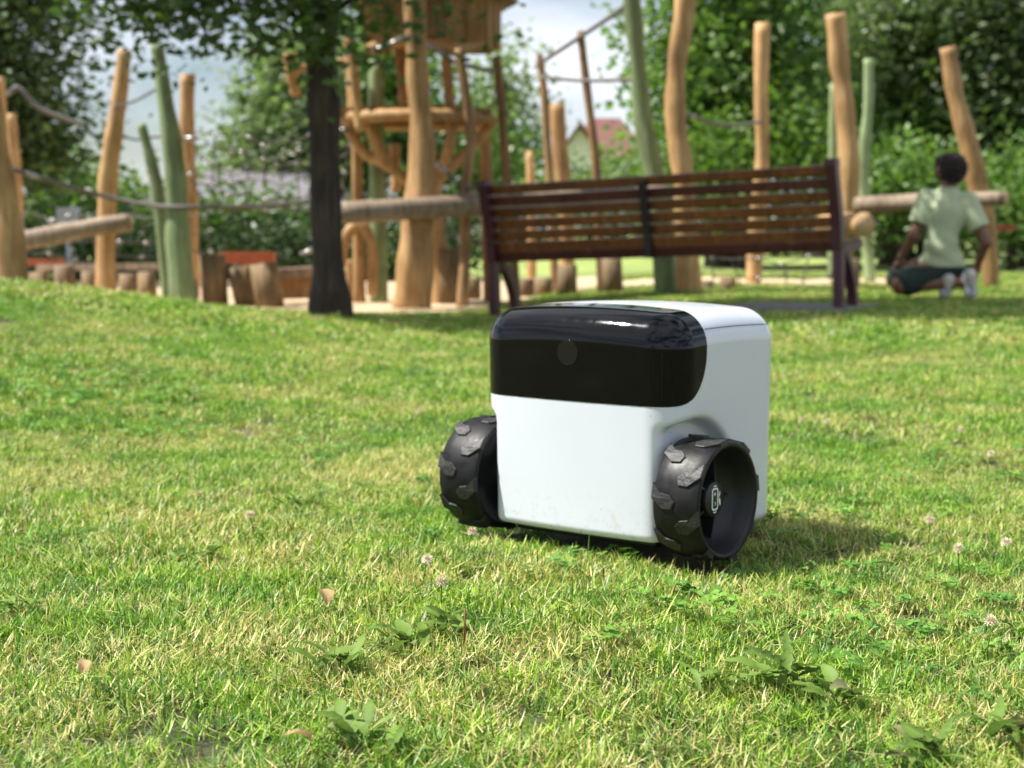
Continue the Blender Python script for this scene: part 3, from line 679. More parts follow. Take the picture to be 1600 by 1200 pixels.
STL = [(60, 424, 30, 8, 11.6), (100, 415, 34, 0, 11.2), (140, 424, 28, 0, 11.7), (200, 428, 28, 0, 11.6), (230, 425, 30, 0, 11.1), (295, 436, 28, 0, 10.9), (330, 397, 42, 5, 10.7), (374, 416, 38, 14, 10.7), (412, 411, 44, 12, 10.5)]
def stump(label, px, top, w, lean, Y, group='cut log stumps in the play area'):
    f = gnd(px + lean, Y, -.05); t = at(px, top, Y); mb = MB(); r = w / FPX * Y / 2
    tube(mb, [f - f, (t - f) * .5, t - f], [r, r * 1.0, r * .96], 14, .07, rnd.randint(0, 999), 0, 1)
    return thing('log_stump', label, 'stump', f, (0, 0, 0), group, mb.mesh('log_stump', [M_STUMP, M_SEND]))
for lb, a in zip(('low stump peeping over the mound at far left', 'low pale stump second from the left edge over the mound', 'low stump just left of the tall golden post foot', 'low stump just right of the tall golden post foot', 'stump left of the thin green post foot',
                  'low stump just right of the two green posts', 'tallest stump, leftmost of the three leaning stumps', 'middle one of the three leaning stumps', 'stump with pale round top, nearest the tree trunk'), STL): stump(lb, *a)
for lb, a in zip(('dark wide stump against the foot of the play tower trunk', 'small stump between play tower and left bench leg', 'squat stump seen under the bench, leftmost', 'squat stump seen under the bench, beside the taller one', 'taller stump seen under the left half of the bench', 'broad stump seen under the middle of the bench',
                  'low stump right of the great golden post foot', 'round topped stump under the right half of the bench', 'small stump beside the right bench leg'),
                 ((702, 388, 38, 2, 10.9), (737, 434, 30, 0, 11.6), (820, 436, 28, 0, 12), (848, 434, 30, 0, 12.2), (886, 414, 32, 0, 11.8), (955, 404, 36, 3, 11.7), (1105, 438, 22, 0, 11.8), (1138, 432, 28, 0, 11.6), (1333, 405, 22, 0, 11.5))): stump(lb, *a)
# timber edging of the sand
def board(label, pa, pb, Y0, Y1, hgt, mat, cat='board', name='edging_board', group='timber edging of the sand pit', depth=.12):
    a, b = at(*pa, Y0), at(*pb, Y1); d = b - a; mb = MB(); L = d.length; mb.box((L / 2, 0, 0), (L / 2, depth / 2, hgt / 2))
    o = thing(name, label, cat, a, (0, -math.asin(d.z / L), math.atan2(d.y, d.x)), group, mb.mesh(name, [mat, M_END], False)); return o
board('red stained board low behind the far left stumps', (42, 410), (98, 410), 12.2, 12.2, .05, M_RED)
board('red stained board low behind the three leaning stumps', (345, 403), (430, 403), 11.8, 11.8, .09, M_RED)
board('pale timber edging left of the tree trunk foot', (430, 428), (492, 424), 10.9, 11.1, .07, M_GREY)
board('brown timber side board left of the tree trunk foot', (436, 450), (490, 448), 11.0, 11.2, .16, M_PANEL, depth=.06)
board('long pale timber rail behind the left stumps', (62, 418), (262, 416), 12.0, 11.8, .05, M_GREY)
board('small dark red ledge by the leaning golden post', (1530, 356), (1582, 356), 11.9, 11.9, .05, M_RED)

# ------------------------------------------------------------------ play tower
TY = 10.9; tb = gnd(662, TY, -.05)
tower = thing('play_tower', 'tall wooden play tower with round platform and hut under a roof', 'play tower', tb)
def tl(px, py, Y=TY): return at(px, py, Y) - tb
def tpart(name, pts, w, Y=TY, mat=M_POST, wob=.10, foot=False, sides=14):
    P = [at(a, b, Y if not isinstance(Y, (list, tuple)) else Y[i]) for i, (a, b) in enumerate(pts)]
    y0 = Y if not isinstance(Y, (list, tuple)) else Y[0]
    if foot: P[0].z = G(P[0].x, P[0].y) - .05
    P = [p - tb for p in P]; mb = MB(); tube(mb, catmull(P, 6), [q / FPX * y0 / 2 for q in w], sides, wob, rnd.randint(0, 999), 0, 1)
    return link(name, mb.mesh(name, [mat, M_END if mat is not M_GREEN else M_GREEN]), tower)
tpart('main_post', [(640, 475), (648, 400), (655, 330), (660, 240), (655, 150), (650, 60), (643, -60)], [66, 58, 46, 41, 36, 32, 29], TY - .62, foot=True, wob=.12)
tpart('post', [(688, 470), (684, 410), (678, 350), (672, 250)], [46, 40, 34, 30], TY + .1, foot=True)
tpart('post', [(592, 470), (592, 380), (590, 300), (589, 200), (588, 94)], [27, 26, 24, 22], TY + .35, M_GREEN, foot=True, wob=.06)
tpart('post', [(722, 455), (728, 380), (727, 300), (736, 220), (728, 150), (716, 76)], [18, 17, 16, 17, 14], TY - .4, M_THIN, foot=True)
tpart('post', [(764, 455), (762, 350), (760, 280), (758, 206)], [20, 19, 18], TY + .3, foot=True)
tpart('post', [(806, 450), (797, 330), (790, 250), (784, 170), (776, 88)], [16, 15, 14, 13], TY, M_THIN, foot=True)
tpart('post', [(562, 450), (559, 330), (556, 230), (548, 130), (543, 40)], [20, 16, 15, 13], TY + .2, foot=True)
tpart('post', [(620, 300), (618, 260), (615, 224)], [18, 16, 15], TY + .5)
tpart('post', [(634, 160), (628, 100), (620, 40)], [22, 20, 18], TY + .4, M_PANEL)
tpart('post', [(705, 185), (700, 130), (698, 88)], [18, 18, 16], TY + .2)
tpart('post', [(565, 205), (556, 150), (550, 90), (546, 44)], [18, 16, 14], TY - .35)
tpart('brace', [(648, 292), (612, 262), (586, 222), (572, 180)], [16, 18, 18, 16], [TY - .1, TY - .15, TY - .2, TY - .2])
tpart('brace', [(640, 282), (600, 256), (568, 238), (546, 204)], [14, 16, 17, 15], [TY, TY + .1, TY + .1, TY + .1])
tpart('brace', [(660, 300), (690, 262), (704, 225), (706, 180)], [16, 18, 18, 16], [TY - .1, TY - .2, TY - .3, TY - .3])
tpart('brace', [(672, 296), (712, 256), (742, 226), (768, 192)], [14, 16, 17, 15], [TY, TY + .1, TY + .1, TY + .1])
tpart('brace', [(534, 412), (540, 372), (560, 350), (578, 376), (582, 430), (582, 462)], [15, 17, 18, 17, 16], TY + .1)
# round platform of separate deck boards
c = tl(652, 178, TY + .05); RP = .53
for k in range(9):
    x0 = -RP + 2 * RP * k / 9; x1 = x0 + 2 * RP / 9 - .008; ya = math.sqrt(max(RP * RP - min(abs(x0), abs(x1)) ** 2, .01)) * .98
    mb = MB(); mb.box((c.x + (x0 + x1) / 2, c.y, c.z), ((x1 - x0) / 2, ya, .018)); link('deck_board', mb.mesh('deck_board', [M_PANEL], False), tower)
mb = MB(); tube(mb, [Vector((c.x + RP * math.cos(a * .2244), c.y + RP * math.sin(a * .2244), c.z - .045)) for a in range(29)], .042, 10, .1, 5); link('platform_rim', mb.mesh('platform_rim', [M_POST]), tower)
# hut: boards of unequal length with a wavy lower edge round four sides
hc = tl(678, 40, TY + .05); HR = .46
corn = [(-1, -.75), (.8, -.75), (1, .1), (.8, .8), (-1, .8)]
corn = [(hc.x + a * HR, hc.y + b * HR) for a, b in corn]
for s in range(5):
    a, b = corn[s], corn[(s + 1) % 5]; L = math.hypot(b[0] - a[0], b[1] - a[1]); nb = max(3, int(L / .12)); ang = math.atan2(b[1] - a[1], b[0] - a[0])
    for k in range(nb):
        t = (k + .5) / nb; zb = hc.z - .15 - .035 * math.sin(t * math.pi) ** 2 * -1 - rnd.uniform(0, .02); zt = hc.z + .25; mb = MB()
        Mx = Matrix.Translation((a[0] + (b[0] - a[0]) * t, a[1] + (b[1] - a[1]) * t, (zb + zt) / 2)) @ Matrix.Rotation(ang, 4, 'Z')
        mb.box((0, 0, 0), (L / nb / 2 - .003, .012 + .004 * (k % 2), (zt - zb) / 2), Mx); link('wall_board', mb.mesh('wall_board', [M_PANEL], False), tower)
mb = MB(); rt = Vector((hc.x, hc.y, hc.z + .75)); ov = [Vector((hc.x + (p[0] - hc.x) * 1.28, hc.y + (p[1] - hc.y) * 1.3, hc.z + .16)) for p in corn]
ov2 = [p + Vector((0, 0, .035)) for p in ov]
mb.add(ov + ov2 + [rt, rt + Vector((0, 0, .04))], [(i, (i + 1) % 5, 10) for i in range(5)] + [(5 + (i + 1) % 5, 5 + i, 11) for i in range(5)] + [(i, 5 + i, 5 + (i + 1) % 5, (i + 1) % 5) for i in range(5)])
link('roof', mb.mesh('roof', [M_GREY], False), tower)
fl = MB(); fl.add([(p[0], p[1], hc.z - .10) for p in corn] + [(p[0], p[1], hc.z - .13) for p in corn], [(0, 1, 2, 3, 4), (9, 8, 7, 6, 5)]); link('hut_floor', fl.mesh('hut_floor', [M_PANEL], False), tower)
tpart('strut', [(572, 78), (630, 62), (700, 78), (770, 72)], [15, 15, 15], TY - .35)
tpart('handle_branch', [(462, 150), (456, 118), (450, 84)], [14, 20, 24], TY + .3)
tpart('rail', [(456, 110), (500, 100), (548, 96)], [14, 13, 14], TY + .3)

# ------------------------------------------------------------------ ropes
def rope(label, pts, w=5, Y=11, sag=0, clamps=(), name='climbing_rope', group='climbing ropes between the posts'):
    Ys = Y if isinstance(Y, (list, tuple)) else [Y] * len(pts)
    P = [at(a, b, yy) for (a, b), yy in zip(pts, Ys)]; org = P[0].copy(); C = catmull([p - org for p in P], 8); mb = MB(); tube(mb, C, w / FPX * Ys[0] / 2, 7)
    o = thing(name, label, 'rope', org, (0, 0, 0), group, mb.mesh(name, [M_ROPE]))
    for t in clamps:
        i = int(t * (len(C) - 2)); mb = MB(); d = (C[i + 1] - C[i]).normalized() * .05; tube(mb, [C[i] - d, C[i] + d], .017, 8); link('rope_clamp', mb.mesh('rope_clamp', [M_CLAMP]), o)
    return o
rope('thick dark rope sagging from the left edge past the golden and green posts', [(-10, 255), (70, 280), (150, 303), (230, 320), (300, 324), (400, 322), (480, 316)], 8, [9.6, 9.9, 10.3, 10.3, 10.2, 10.6, 10.8], clamps=(.06, .13))
rope('grey rope running down from the upper left behind the golden post', [(14, 145), (30, 138), (60, 168), (100, 185), (130, 195)], 8, 11.5, clamps=(.1, .95))
rope('thin pair rope from the tall golden post up to the green one', [(176, 168), (210, 158), (243, 140)], 4, 10.7)
rope('thin sagging rope between the tall golden post and the big green one', [(180, 205), (210, 218), (245, 214), (290, 216), (310, 216)], 4, 10.9, clamps=(.9,))
rope('grey rope rising through the sky from thin post to great green post', [(848, 96), (900, 62), (975, 12)], 7, [12.4, 12, 11.3])
rope('upper level rope across the gap of sky', [(846, 120), (910, 126), (990, 124)], 6, [12.4, 12, 11.3])
rope('rope stretched right of the great golden post', [(1062, 180), (1085, 182), (1110, 192), (1150, 196), (1190, 190)], 6, [11, 11.4, 11.8, 12.3, 12.7], clamps=(.25,))
rope('light rope slung across the front of the tower hut', [(583, 79), (612, 68), (648, 50)], 8, 10.4, clamps=(.2, .6))
rope('rope falling right from the tower trunk beside the hut', [(655, 66), (680, 78), (715, 98), (775, 112)], 7, 10.5, clamps=(.2,))
rope('rope falling right from the tower trunk to the bench', [(660, 240), (690, 262), (722, 290), (768, 300)], 6, 10.4, clamps=(.1, .35))
rope('low slack rope left of the tower foot', [(468, 398), (484, 392), (510, 380)], 5, 10.8, clamps=(.5,))
rope('slack low rope strung under the beam right of the tower', [(690, 362), (720, 372), (750, 376), (790, 364)], 4, 11.2, clamps=(.4, .8))
def net(label, x0, x1, y0, y1, nx, ny, Y0, Y1, seed):
    r = random.Random(seed); org = at(x0, y1, Y0)
    o = thing('climbing_net', label, 'net', org, (0, 0, 0), 'rope climbing nets'); mb = MB(); mc = MB(); gridp = {}
    for i in range(nx + 1):
        for j in range(ny + 1):
            u, v = i / nx, j / ny; sagp = 4 * u * (1 - u) * (y1 - y0) * .16
            gridp[i, j] = at(x0 + (x1 - x0) * u + r.uniform(-8, 8), y0 + (y1 - y0) * v + sagp + r.uniform(-7, 7), Y0 + (Y1 - Y0) * u) - org
    for i in range(nx + 1):
        for j in range(ny + 1):
            if i < nx: tube(mb, [gridp[i, j], gridp[i + 1, j]], .006, 5, cap=False)
            if j < ny: tube(mb, [gridp[i, j], gridp[i, j + 1]], .006, 5, cap=False)
            if r.random() < .45: p = gridp[i, j]; tube(mc, [p - Vector((.02, 0, 0)), p, p + Vector((.02, 0, 0))], [.010, .017, .010], 7)
    link('net_rope', mb.mesh('net_rope', [M_ROPE]), o, kind='stuff'); link('rope_clamp', mc.mesh('rope_clamp', [M_CLAMP]), o, kind='stuff')
net('grey rope climbing net between the left posts and the tree trunk', 305, 540, 205, 310, 9, 5, 11.6, 11.8, 3)
net('low grey rope net hung under the left log beam', 40, 330, 335, 395, 8, 2, 11.9, 11.9, 4)
net('small loose rope net seen below the right end of the bench', 1110, 1300, 400, 452, 5, 2, 12.0, 12.2, 5)

# ------------------------------------------------------------------ trees
def leaves(blobs, n, size, seed, tintpow=1.0, shell=.55):
    g = np.random.default_rng(seed); B = np.array([[*c, *r] for c, r in blobs], float); vol = (B[:, 3] * B[:, 4] * B[:, 5]) ** .66; k = g.choice(len(B), n, p=vol / vol.sum())
    d = g.normal(size=(n, 3)); d /= np.linalg.norm(d, axis=1, keepdims=True); rad = shell + (1 - shell) * g.random(n) ** .6
    # twig-sized clumps: pull leaves to nearby cluster centres so that gaps remain
    P = B[k, :3] + d * rad[:, None] * B[k, 3:]
    nc = max(8, n // 28); cc = P[g.choice(n, nc)]; own = g.integers(0, nc, n); spread = size * 3.2
    P = cc[own] + g.normal(size=(n, 3)) * spread * np.array([1, 1, .7])
    ct = g.random(nc)
    a = g.uniform(0, 6.283, n); nrm = g.normal(size=(n, 3)) + np.array([0, 0, .8]); nrm /= np.linalg.norm(nrm, axis=1, keepdims=True)
    t = np.stack([np.cos(a), np.sin(a), np.zeros(n)], -1); t -= nrm * (t * nrm).sum(1, keepdims=True); t /= np.linalg.norm(t, axis=1, keepdims=True); b = np.cross(nrm, t)
    s = size * g.uniform(.6, 1.3, n)[:, None]
    V = np.stack([P - t * s * .55, P - b * s * .36 + nrm * s * .08, P + t * s * .6, P + b * s * .36 + nrm * s * .08], 1).reshape(-1, 3)
    F = np.arange(4 * n).reshape(-1, 4); T = np.repeat(np.clip(.55 * ct[own] + .45 * g.random(n), 0, 1) ** tintpow, 4)
    return V, F, T
def tree(label, base, blobs, n, size, mat, seed, trunk_r=.16, group=None, name='broadleaf_tree', tall=None, cat='tree', bark=None, trunk=True, shell=.5, path=None):
    base = Vector(base); o = thing(name, label, cat, base, (0, 0, 0), group)
    L = [((Vector(c) - base), r) for c, r in blobs]
    V, F, T = leaves(L, n, size, seed, shell=shell); me = tinted('crown', V, F, T, mat, False); link('crown', me, o)
    if trunk:
        r = random.Random(seed); top = max(c.z for c, _ in L); mb = MB()
        cx = sum(c.x for c, _ in L) / len(L); cy = sum(c.y for c, _ in L) / len(L)
        P = path or [Vector((0, 0, 0)), Vector((cx * .1, cy * .1, top * .35)), Vector((cx * .5, cy * .5, top * .7)), Vector((cx, cy, top))]
        C = catmull(P, 8); tube(mb, C, [trunk_r * 1.6, trunk_r * 1.08, trunk_r, trunk_r, trunk_r * .95, trunk_r * .85, trunk_r * .6, trunk_r * .25], 14, .10, seed)
        for c_, rr in L:
            lo_ = len(C) * 3 // 5 if path else len(C) // 3; i = r.randint(lo_, max(lo_ + 1, len(C) * 4 // 5)); s = C[i]
            tube(mb, catmull([s, s.lerp(c_, .5) + Vector((0, 0, .1)), c_], 5), [trunk_r * .3, trunk_r * .15, trunk_r * .05], 7, .05, seed + 1)
        link('trunk', mb.mesh('trunk', [bark or M_BARK]), o)
    return o
# the park tree whose trunk stands left of the tower; its crown hangs into the top of the picture and shades the bench
tbase = gnd(514, 8.6, -.05); tz = tbase.z
def nb(px, py, Y, rx, ry, rz): p_ = at(px, py, Y); return ((p_.x, p_.y, p_.z), (rx, ry, rz))
near_blobs = [((2.7, 8.3, 3.9), (1.6, .9, .6)), ((.8, 8.1, 3.4), (1.9, .75, .5)), ((-1.0, 8.0, 3.1), (1.6, .6, .45)), ((-1.4, 8.8, 3.4), (2.2, .95, .8)), ((.6, 8.8, 3.5), (1.7, 1.0, .7)), ((2.0, 8.9, 3.6), (1.2, .95, .6)), ((-.6, 8.8, 4.4), (2.3, 1.0, .8)), ((1.3, 8.8, 4.6), (1.5, 1.0, .7)), ((-.9, 8.7, 2.65), (1.1, .8, .4)), ((-2.0, 8.6, 2.6), (1.0, .7, .4)),
              nb(200, -26, 8.5, .36, .3, .14), nb(270, 0, 8.3, .24, .25, .20), nb(330, -26, 8.5, .34, .3, .17), nb(400, -22, 8.4, .2, .2, .12), nb(460, 10, 8.3, .2, .25, .20), nb(500, 14, 8.2, .16, .2, .16), nb(675, -2, 8.4, .12, .15, .06), nb(250, 38, 8.3, .16, .16, .10), nb(500, 50, 8.2, .12, .14, .12)]
tree('park tree with dark upright trunk and low leafy branches left of the play tower', tbase, near_blobs, 76000, .062, M_LNEAR, 21, .088, shell=.2,
     path=[Vector((0, 0, 0)), at(512, 400, 8.6) - tbase, at(508, 200, 8.6) - tbase, at(497, 60, 8.6) - tbase, Vector((-.1, 0, 2.6)), Vector((-.1, 0, 4.6))])
GT = 'trees behind the playground'
def far_tree(label, px, Y, blobs, n, size, mat, seed, tr=.18, name='broadleaf_tree', group=GT, shell=.45, trunk=True):
    b = gnd(px, Y, -.1); bl_ = []
    for (a, c_, rx, rz, dy) in blobs:
        q = at(a, c_, Y + dy); sc = Y / FPX; bl_.append(((q.x, q.y, q.z), (rx * sc, max(rx * sc * .7, .5), rz * sc)))
    return tree(label, b, bl_, n, size, mat, seed, tr, group, name, shell=shell, trunk=trunk)
far_tree('dark spreading tree filling the upper left corner', -30, 15, [(15, 70, 95, 100, 0), (45, 170, 70, 70, .5), (-40, 200, 90, 90, 0), (20, -60, 120, 90, 0), (30, 245, 60, 40, .4)], 11000, .085, M_LDARK, 31)
far_tree('rounded greyish green tree between the golden post and the tree trunk', 420, 26, [(450, 175, 62, 80, 0), (415, 240, 45, 45, .5), (490, 230, 80, 70, 0), (460, 110, 40, 40, 0), (375, 290, 40, 24, 0), (455, 290, 60, 40, 0)], 9000, .13, M_LPALE, 32)
far_tree('tall dim tree rising behind the play tower', 640, 27, [(560, 150, 90, 110, 0), (650, 200, 90, 110, 0), (600, 60, 70, 60, 0), (720, 250, 80, 60, 0), (540, 260, 80, 60, 0)], 10000, .13, M_LMID, 33)
far_tree('grey green tree standing against the sky right of the play tower', 800, 30, [(790, 115, 20, 45, 0), (778, 190, 42, 55, 0), (800, 250, 28, 36, 0), (775, 270, 45, 36, 0)], 4200, .13, M_LPALE, 34)
far_tree('big bright leaved tree right of the great golden post', 1130, 19, [(1130, 60, 110, 110, 0), (1110, 200, 90, 80, 0), (1190, 150, 80, 90, .5), (1150, -60, 100, 70, 0), (1095, 110, 40, 60, 0)], 13000, .115, M_LMID, 35)
far_tree('tall dark tree at the top middle of the right hand trees', 1290, 23, [(1290, 60, 100, 100, 0), (1340, 180, 90, 90, 0), (1250, 170, 80, 70, .5), (1300, -60, 130, 60, 0)], 10000, .12, M_LDARK, 36)
far_tree('pale blossomed tree above the slender green post', 1400, 20, [(1370, 60, 70, 60, 0), (1420, 10, 60, 50, 0), (1400, 120, 50, 40, 0)], 4200, .10, M_LPALE, 37)
far_tree('bushy mid green tree behind the leaning golden post', 1460, 20, [(1450, 200, 100, 90, 0), (1500, 90, 90, 80, .4), (1400, 270, 80, 60, 0), (1530, 280, 80, 60, 0)], 11000, .11, M_LMID, 38)
far_tree('dark broad tree at the right edge of the picture', 1610, 19, [(1600, 100, 90, 110, 0), (1600, 240, 80, 80, 0), (1560, -20, 110, 80, 0), (1650, 180, 70, 90, 0)], 11000, .11, M_LDARK, 39)
GB = 'shrubs along the far hedge line'
def bush(label, px, Y, blobs, n, size, mat, seed): return far_tree(label, px, Y, blobs, n, size, mat, seed, .05, 'garden_shrub', GB)
bush('bright yellow green shrub low at the left behind the log beam', 150, 18, [(120, 320, 70, 45, 0), (190, 350, 60, 35, 0), (90, 280, 35, 30, 0)], 4200, .085, M_LBUSH, 41)
bush('bright green shrub left of the tree trunk above the dark hedge', 380, 18, [(350, 365, 60, 35, 0), (430, 360, 60, 35, 0), (300, 375, 40, 25, 0)], 3800, .085, M_LBUSH, 42)
bush('bright green shrub below the red roofed house', 960, 24, [(965, 272, 45, 18, 0), (1030, 250, 24, 34, 0), (900, 300, 50, 12, 0)], 2200, .10, M_LPALE, 43)
bush('yellow tinged shrub behind the slim golden post', 1160, 18, [(1150, 230, 60, 40, 0), (1220, 260, 50, 45, 0), (1120, 290, 70, 40, 0), (1230, 200, 30, 30, 0)], 4200, .09, M_LBUSH, 44)
bush('round shrub low behind the slender green post', 1400, 17.5, [(1390, 280, 70, 55, 0), (1450, 310, 60, 40, 0), (1350, 320, 50, 35, 0)], 4200, .085, M_LMID, 45)
bush('low green shrub at the right edge beside the lawn', 1580, 17.5, [(1580, 330, 60, 35, 0), (1620, 290, 50, 50, 0)], 3200, .085, M_LMID, 46)
# clipped hedge closing the far side
def hedge(label, pxa, pxb, Y, top, n, mat, seed):
    a, b = gnd(pxa, Y), gnd(pxb, Y); t = at(pxa, top, Y).z; hh = (t - a.z) / 2; nb = max(3, int((b.x - a.x) / 1.2)); bl_ = []
    for i in range(nb + 1):
        x_ = a.x + (b.x - a.x) * i / nb; bl_.append(((x_, Y, a.z + hh), (.85, .55, hh * 1.05)))
    tree(label, a, bl_, n, .085, mat, seed, .03, 'clipped hedges round the park', 'hedge', cat='hedge', trunk=False, shell=.7)
hedge('dark clipped hedge behind the left stumps and posts', -60, 620, 16.8, 348, 13000, M_LHEDGE, 51)
hedge('dark clipped hedge seen behind the bench back', 620, 1240, 27, 318, 12000, M_LHEDGE, 52)
hedge('clipped hedge closing the lawn at the right', 1240, 1680, 24, 310, 9000, M_LHEDGE, 53)

# ------------------------------------------------------------------ houses beyond
def house(label, px0, px1, Y, eave, ridge, wall, roof, depth=6, gable=False, wins=(), base_dz=-.1):
    a, b = at(px0, eave, Y), at(px1, eave, Y); zr = at(px0, ridge, Y).z; g0 = G(a.x, Y) + base_dz; w = b.x - a.x; he = a.z - g0
    o = thing('house', label, 'house', (a.x, Y, g0), (0, 0, 0), 'houses beyond the park'); mb = MB()
    if not gable:
        mb.box((w / 2, depth / 2, he / 2), (w / 2, depth / 2, he / 2)); link('wall', mb.mesh('wall', [wall], False), o)
        mb = MB(); e = .35; zr_ = zr - g0; mb.add([(-e, -e, he - .05), (w + e, -e, he - .05), (w + e, depth + e, he - .05), (-e, depth + e, he - .05), (e * 2, depth / 2, zr_), (w - e * 2, depth / 2, zr_)], [(0, 1, 5, 4), (1, 2, 5), (2, 3, 4, 5), (3, 0, 4), (3, 2, 1, 0)])
    else:
        zr_ = zr - g0; mb.add([(0, 0, 0), (w, 0, 0), (w, 0, he), (w / 2, 0, zr_), (0, 0, he), (0, depth, 0), (w, depth, 0), (w, depth, he), (w / 2, depth, zr_), (0, depth, he)], [(0, 1, 2, 3, 4), (9, 8, 7, 6, 5), (1, 6, 7, 2), (5, 0, 4, 9)]); link('wall', mb.mesh('wall', [wall], False), o)
        mb = MB(); e = .4; k = (zr_ - he) / (w / 2)
        for s in (-1, 1):
            x0_, x1_ = w / 2, w / 2 + s * (w / 2 + e); z1_ = zr_ - k * (w / 2 + e)
            mb.add([(x0_, -e, zr_ + .03), (x1_, -e, z1_ + .03), (x1_, depth + e, z1_ + .03), (x0_, depth + e, zr_ + .03), (x0_, -e, zr_ + .2), (x1_, -e, z1_ + .2), (x1_, depth + e, z1_ + .2), (x0_, depth + e, zr_ + .2)], [(0, 1, 2, 3), (7, 6, 5, 4), (0, 4, 5, 1), (1, 5, 6, 2), (2, 6, 7, 3)])
    link('roof', mb.mesh('roof', [roof], False), o)
    for (u, v, ww, hh) in wins:
        mb = MB(); mb.box((u * w, -.02, v * he), (ww / 2 + .08, .05, hh / 2 + .08)); f = link('window', mb.mesh('window_frame', [M_WHITEW], False), o)
        mb = MB(); mb.box((u * w, -.05, v * he), (ww / 2, .03, hh / 2)); link('pane', mb.mesh('pane', [M_GLASS], False), f)
    return o
house('low house with long grey tiled roof seen through the left posts', 172, 500, 22, 322, 250, M_BRICK, M_ROOFG, 7, wins=((.15, .5, 1.0, .8), (.5, .5, 1.0, .8), (.85, .5, 1, .8)))
h2 = house('white gabled house with red brown roof seen in the gap of sky', 862, 950, 52, 262, 200, M_WHITEW, M_ROOFR, 8, True, wins=((.3, .75, .7, .9), (.7, .75, .7, .9)))
house('red brown roofed wing of the white house behind the thin posts', 900, 1010, 57, 250, 172, M_WHITEW, M_ROOFR, 8)
mb = MB(); tp = at(106, 338, 15.5); mb.box((0, 0, 0), (.11, .02, .09)); mb.box((0, .0, -.40), (.02, .018, .32)); sg = thing('notice_board', 'small pale blue notice board low behind the left log beam', 'sign', tp, (0, 0, 0), None, mb.mesh('notice_board', [M_TARP], False))

# ------------------------------------------------------------------ kneeling child
PY = 9.55
def q(px, py, Y): return np.array(at(px, py, Y))
def rcone(p, a, b, ra, rb):
    x, y, z = p; ab = b - a; l2 = ab @ ab; t = np.clip(((x - a[0]) * ab[0] + (y - a[1]) * ab[1] + (z - a[2]) * ab[2]) / max(l2, 1e-9), 0, 1)
    return np.sqrt((x - a[0] - ab[0] * t) ** 2 + (y - a[1] - ab[1] * t) ** 2 + (z - a[2] - ab[2] * t) ** 2) - (ra + (rb - ra) * t)
def union(prims, k=.02, off=0.0):
    def f(x, y, z):
        d = None
        for a, b, ra, rb in prims:
            e = rcone((x, y, z), a, b, ra, rb); d = e if d is None else smin(d, e, k)
        return d - off
    return f
J = dict(hipL=q(1458, 412, PY + .05), hipR=q(1484, 414, PY + .02), waist=q(1470, 385, PY + .02), chest=q(1478, 335, PY + .03), shL=q(1449, 312, PY + .06), shR=q(1512, 316, PY - .0), neck=q(1483, 296, PY + .03), head=q(1486, 268, PY + .05),
         elL=q(1428, 368, PY + .05), wrL=q(1407, 402, PY + .12), elR=q(1540, 378, PY - .06), wrR=q(1528, 413, PY + .04), knL=q(1399, 436, PY + .20), knR=q(1408, 446, PY - .02), anL=q(1478, 446, PY - .02), anR=q(1512, 440, PY - .06))
def gclamp(p, h_): p = p.copy(); p[2] = max(p[2], G(p[0], p[1]) + h_); return p
for n_, h_ in (('knL', .055), ('knR', .055), ('anL', .05), ('anR', .05)): J[n_] = gclamp(J[n_], h_)
torso = [(J['hipL'], J['hipR'], .08, .08), (J['hipL'] * .5 + J['hipR'] * .5, J['waist'], .095, .085), (J['waist'], J['chest'], .080, .090), (J['chest'] - [.03, 0, 0], J['chest'] + [.035, 0, .0], .085, .085),
         (J['chest'] + [0, 0, .04], J['neck'], .085, .045), (J['shL'], J['shR'], .045, .045)]
arms = [(J['shL'], J['elL'], .044, .034), (J['shR'], J['elR'], .044, .034)]
fore = [(J['elL'], J['wrL'], .033, .023), (J['elR'], J['wrR'], .033, .023)]
thigh = [(J['hipL'], J['knL'], .082, .056), (J['hipR'], J['knR'], .082, .056)]
shin = [(J['knL'], J['anL'], .052, .034), (J['knR'], J['anR'], .052, .034)]
head = [(J['neck'] - [0, 0, .02], J['head'] - [0, 0, .05], .042, .045), (J['head'] + [0, -.012, .015], J['head'] + [-.01, .015, .01], .086, .082), (J['head'] + [-.01, .045, -.045], J['head'] + [-.012, .05, -.06], .048, .038)]
fdir = np.array([-.35, .93, 0]); sdir_ = np.array([.93, .35, 0])       # face looks away and a little left
nose = [(J['head'] + fdir * .086 + [0, 0, -.005], J['head'] + fdir * .103 + [0, 0, -.028], .009, .013)]
ears = [(J['head'] + sdir_ * s * .088 + [0, 0, -.025], J['head'] + sdir_ * s * .092 + [0, 0, .008], .012, .015) for s in (-1, 1)]
def hand(w, d, side):
    d = d / np.linalg.norm(d); up = np.array([0, 0, 1.0]); s = np.cross(d, up); s /= np.linalg.norm(s); nrm = np.cross(s, d); out = []
    palm = w + d * .045; out.append((w, palm, .022, .024)); out.append((palm - s * .018, palm + s * .018, .019, .019))
    for i, (o_, l) in enumerate(((-.026, .045), (-.009, .055), (.009, .052), (.025, .040))):
        k0 = palm + s * o_ + d * .012; k1 = k0 + d * l * .55; k2 = k1 + (d * .6 - nrm * .8) * l * .5; out += [(k0, k1, .0085, .008), (k1, k2, .008, .007)]
    t0 = w + d * .02 + s * side * .02; t1 = t0 + (d * .6 + s * side * .8) * .03; out += [(t0, t1, .010, .009), (t1, t1 + d * .024, .009, .0075)]
    return out
hands = hand(J['wrL'], J['knL'] - J['wrL'] + np.array([0, -.05, .0]), 1) + hand(J['wrR'], np.array([-.2, .3, -.9]), -1)
feet = [(J['anL'], J['anL'] + [.0, -.01, -.02], .036, .034), (J['anR'], J['anR'] + [.0, -.01, -.02], .036, .034)]
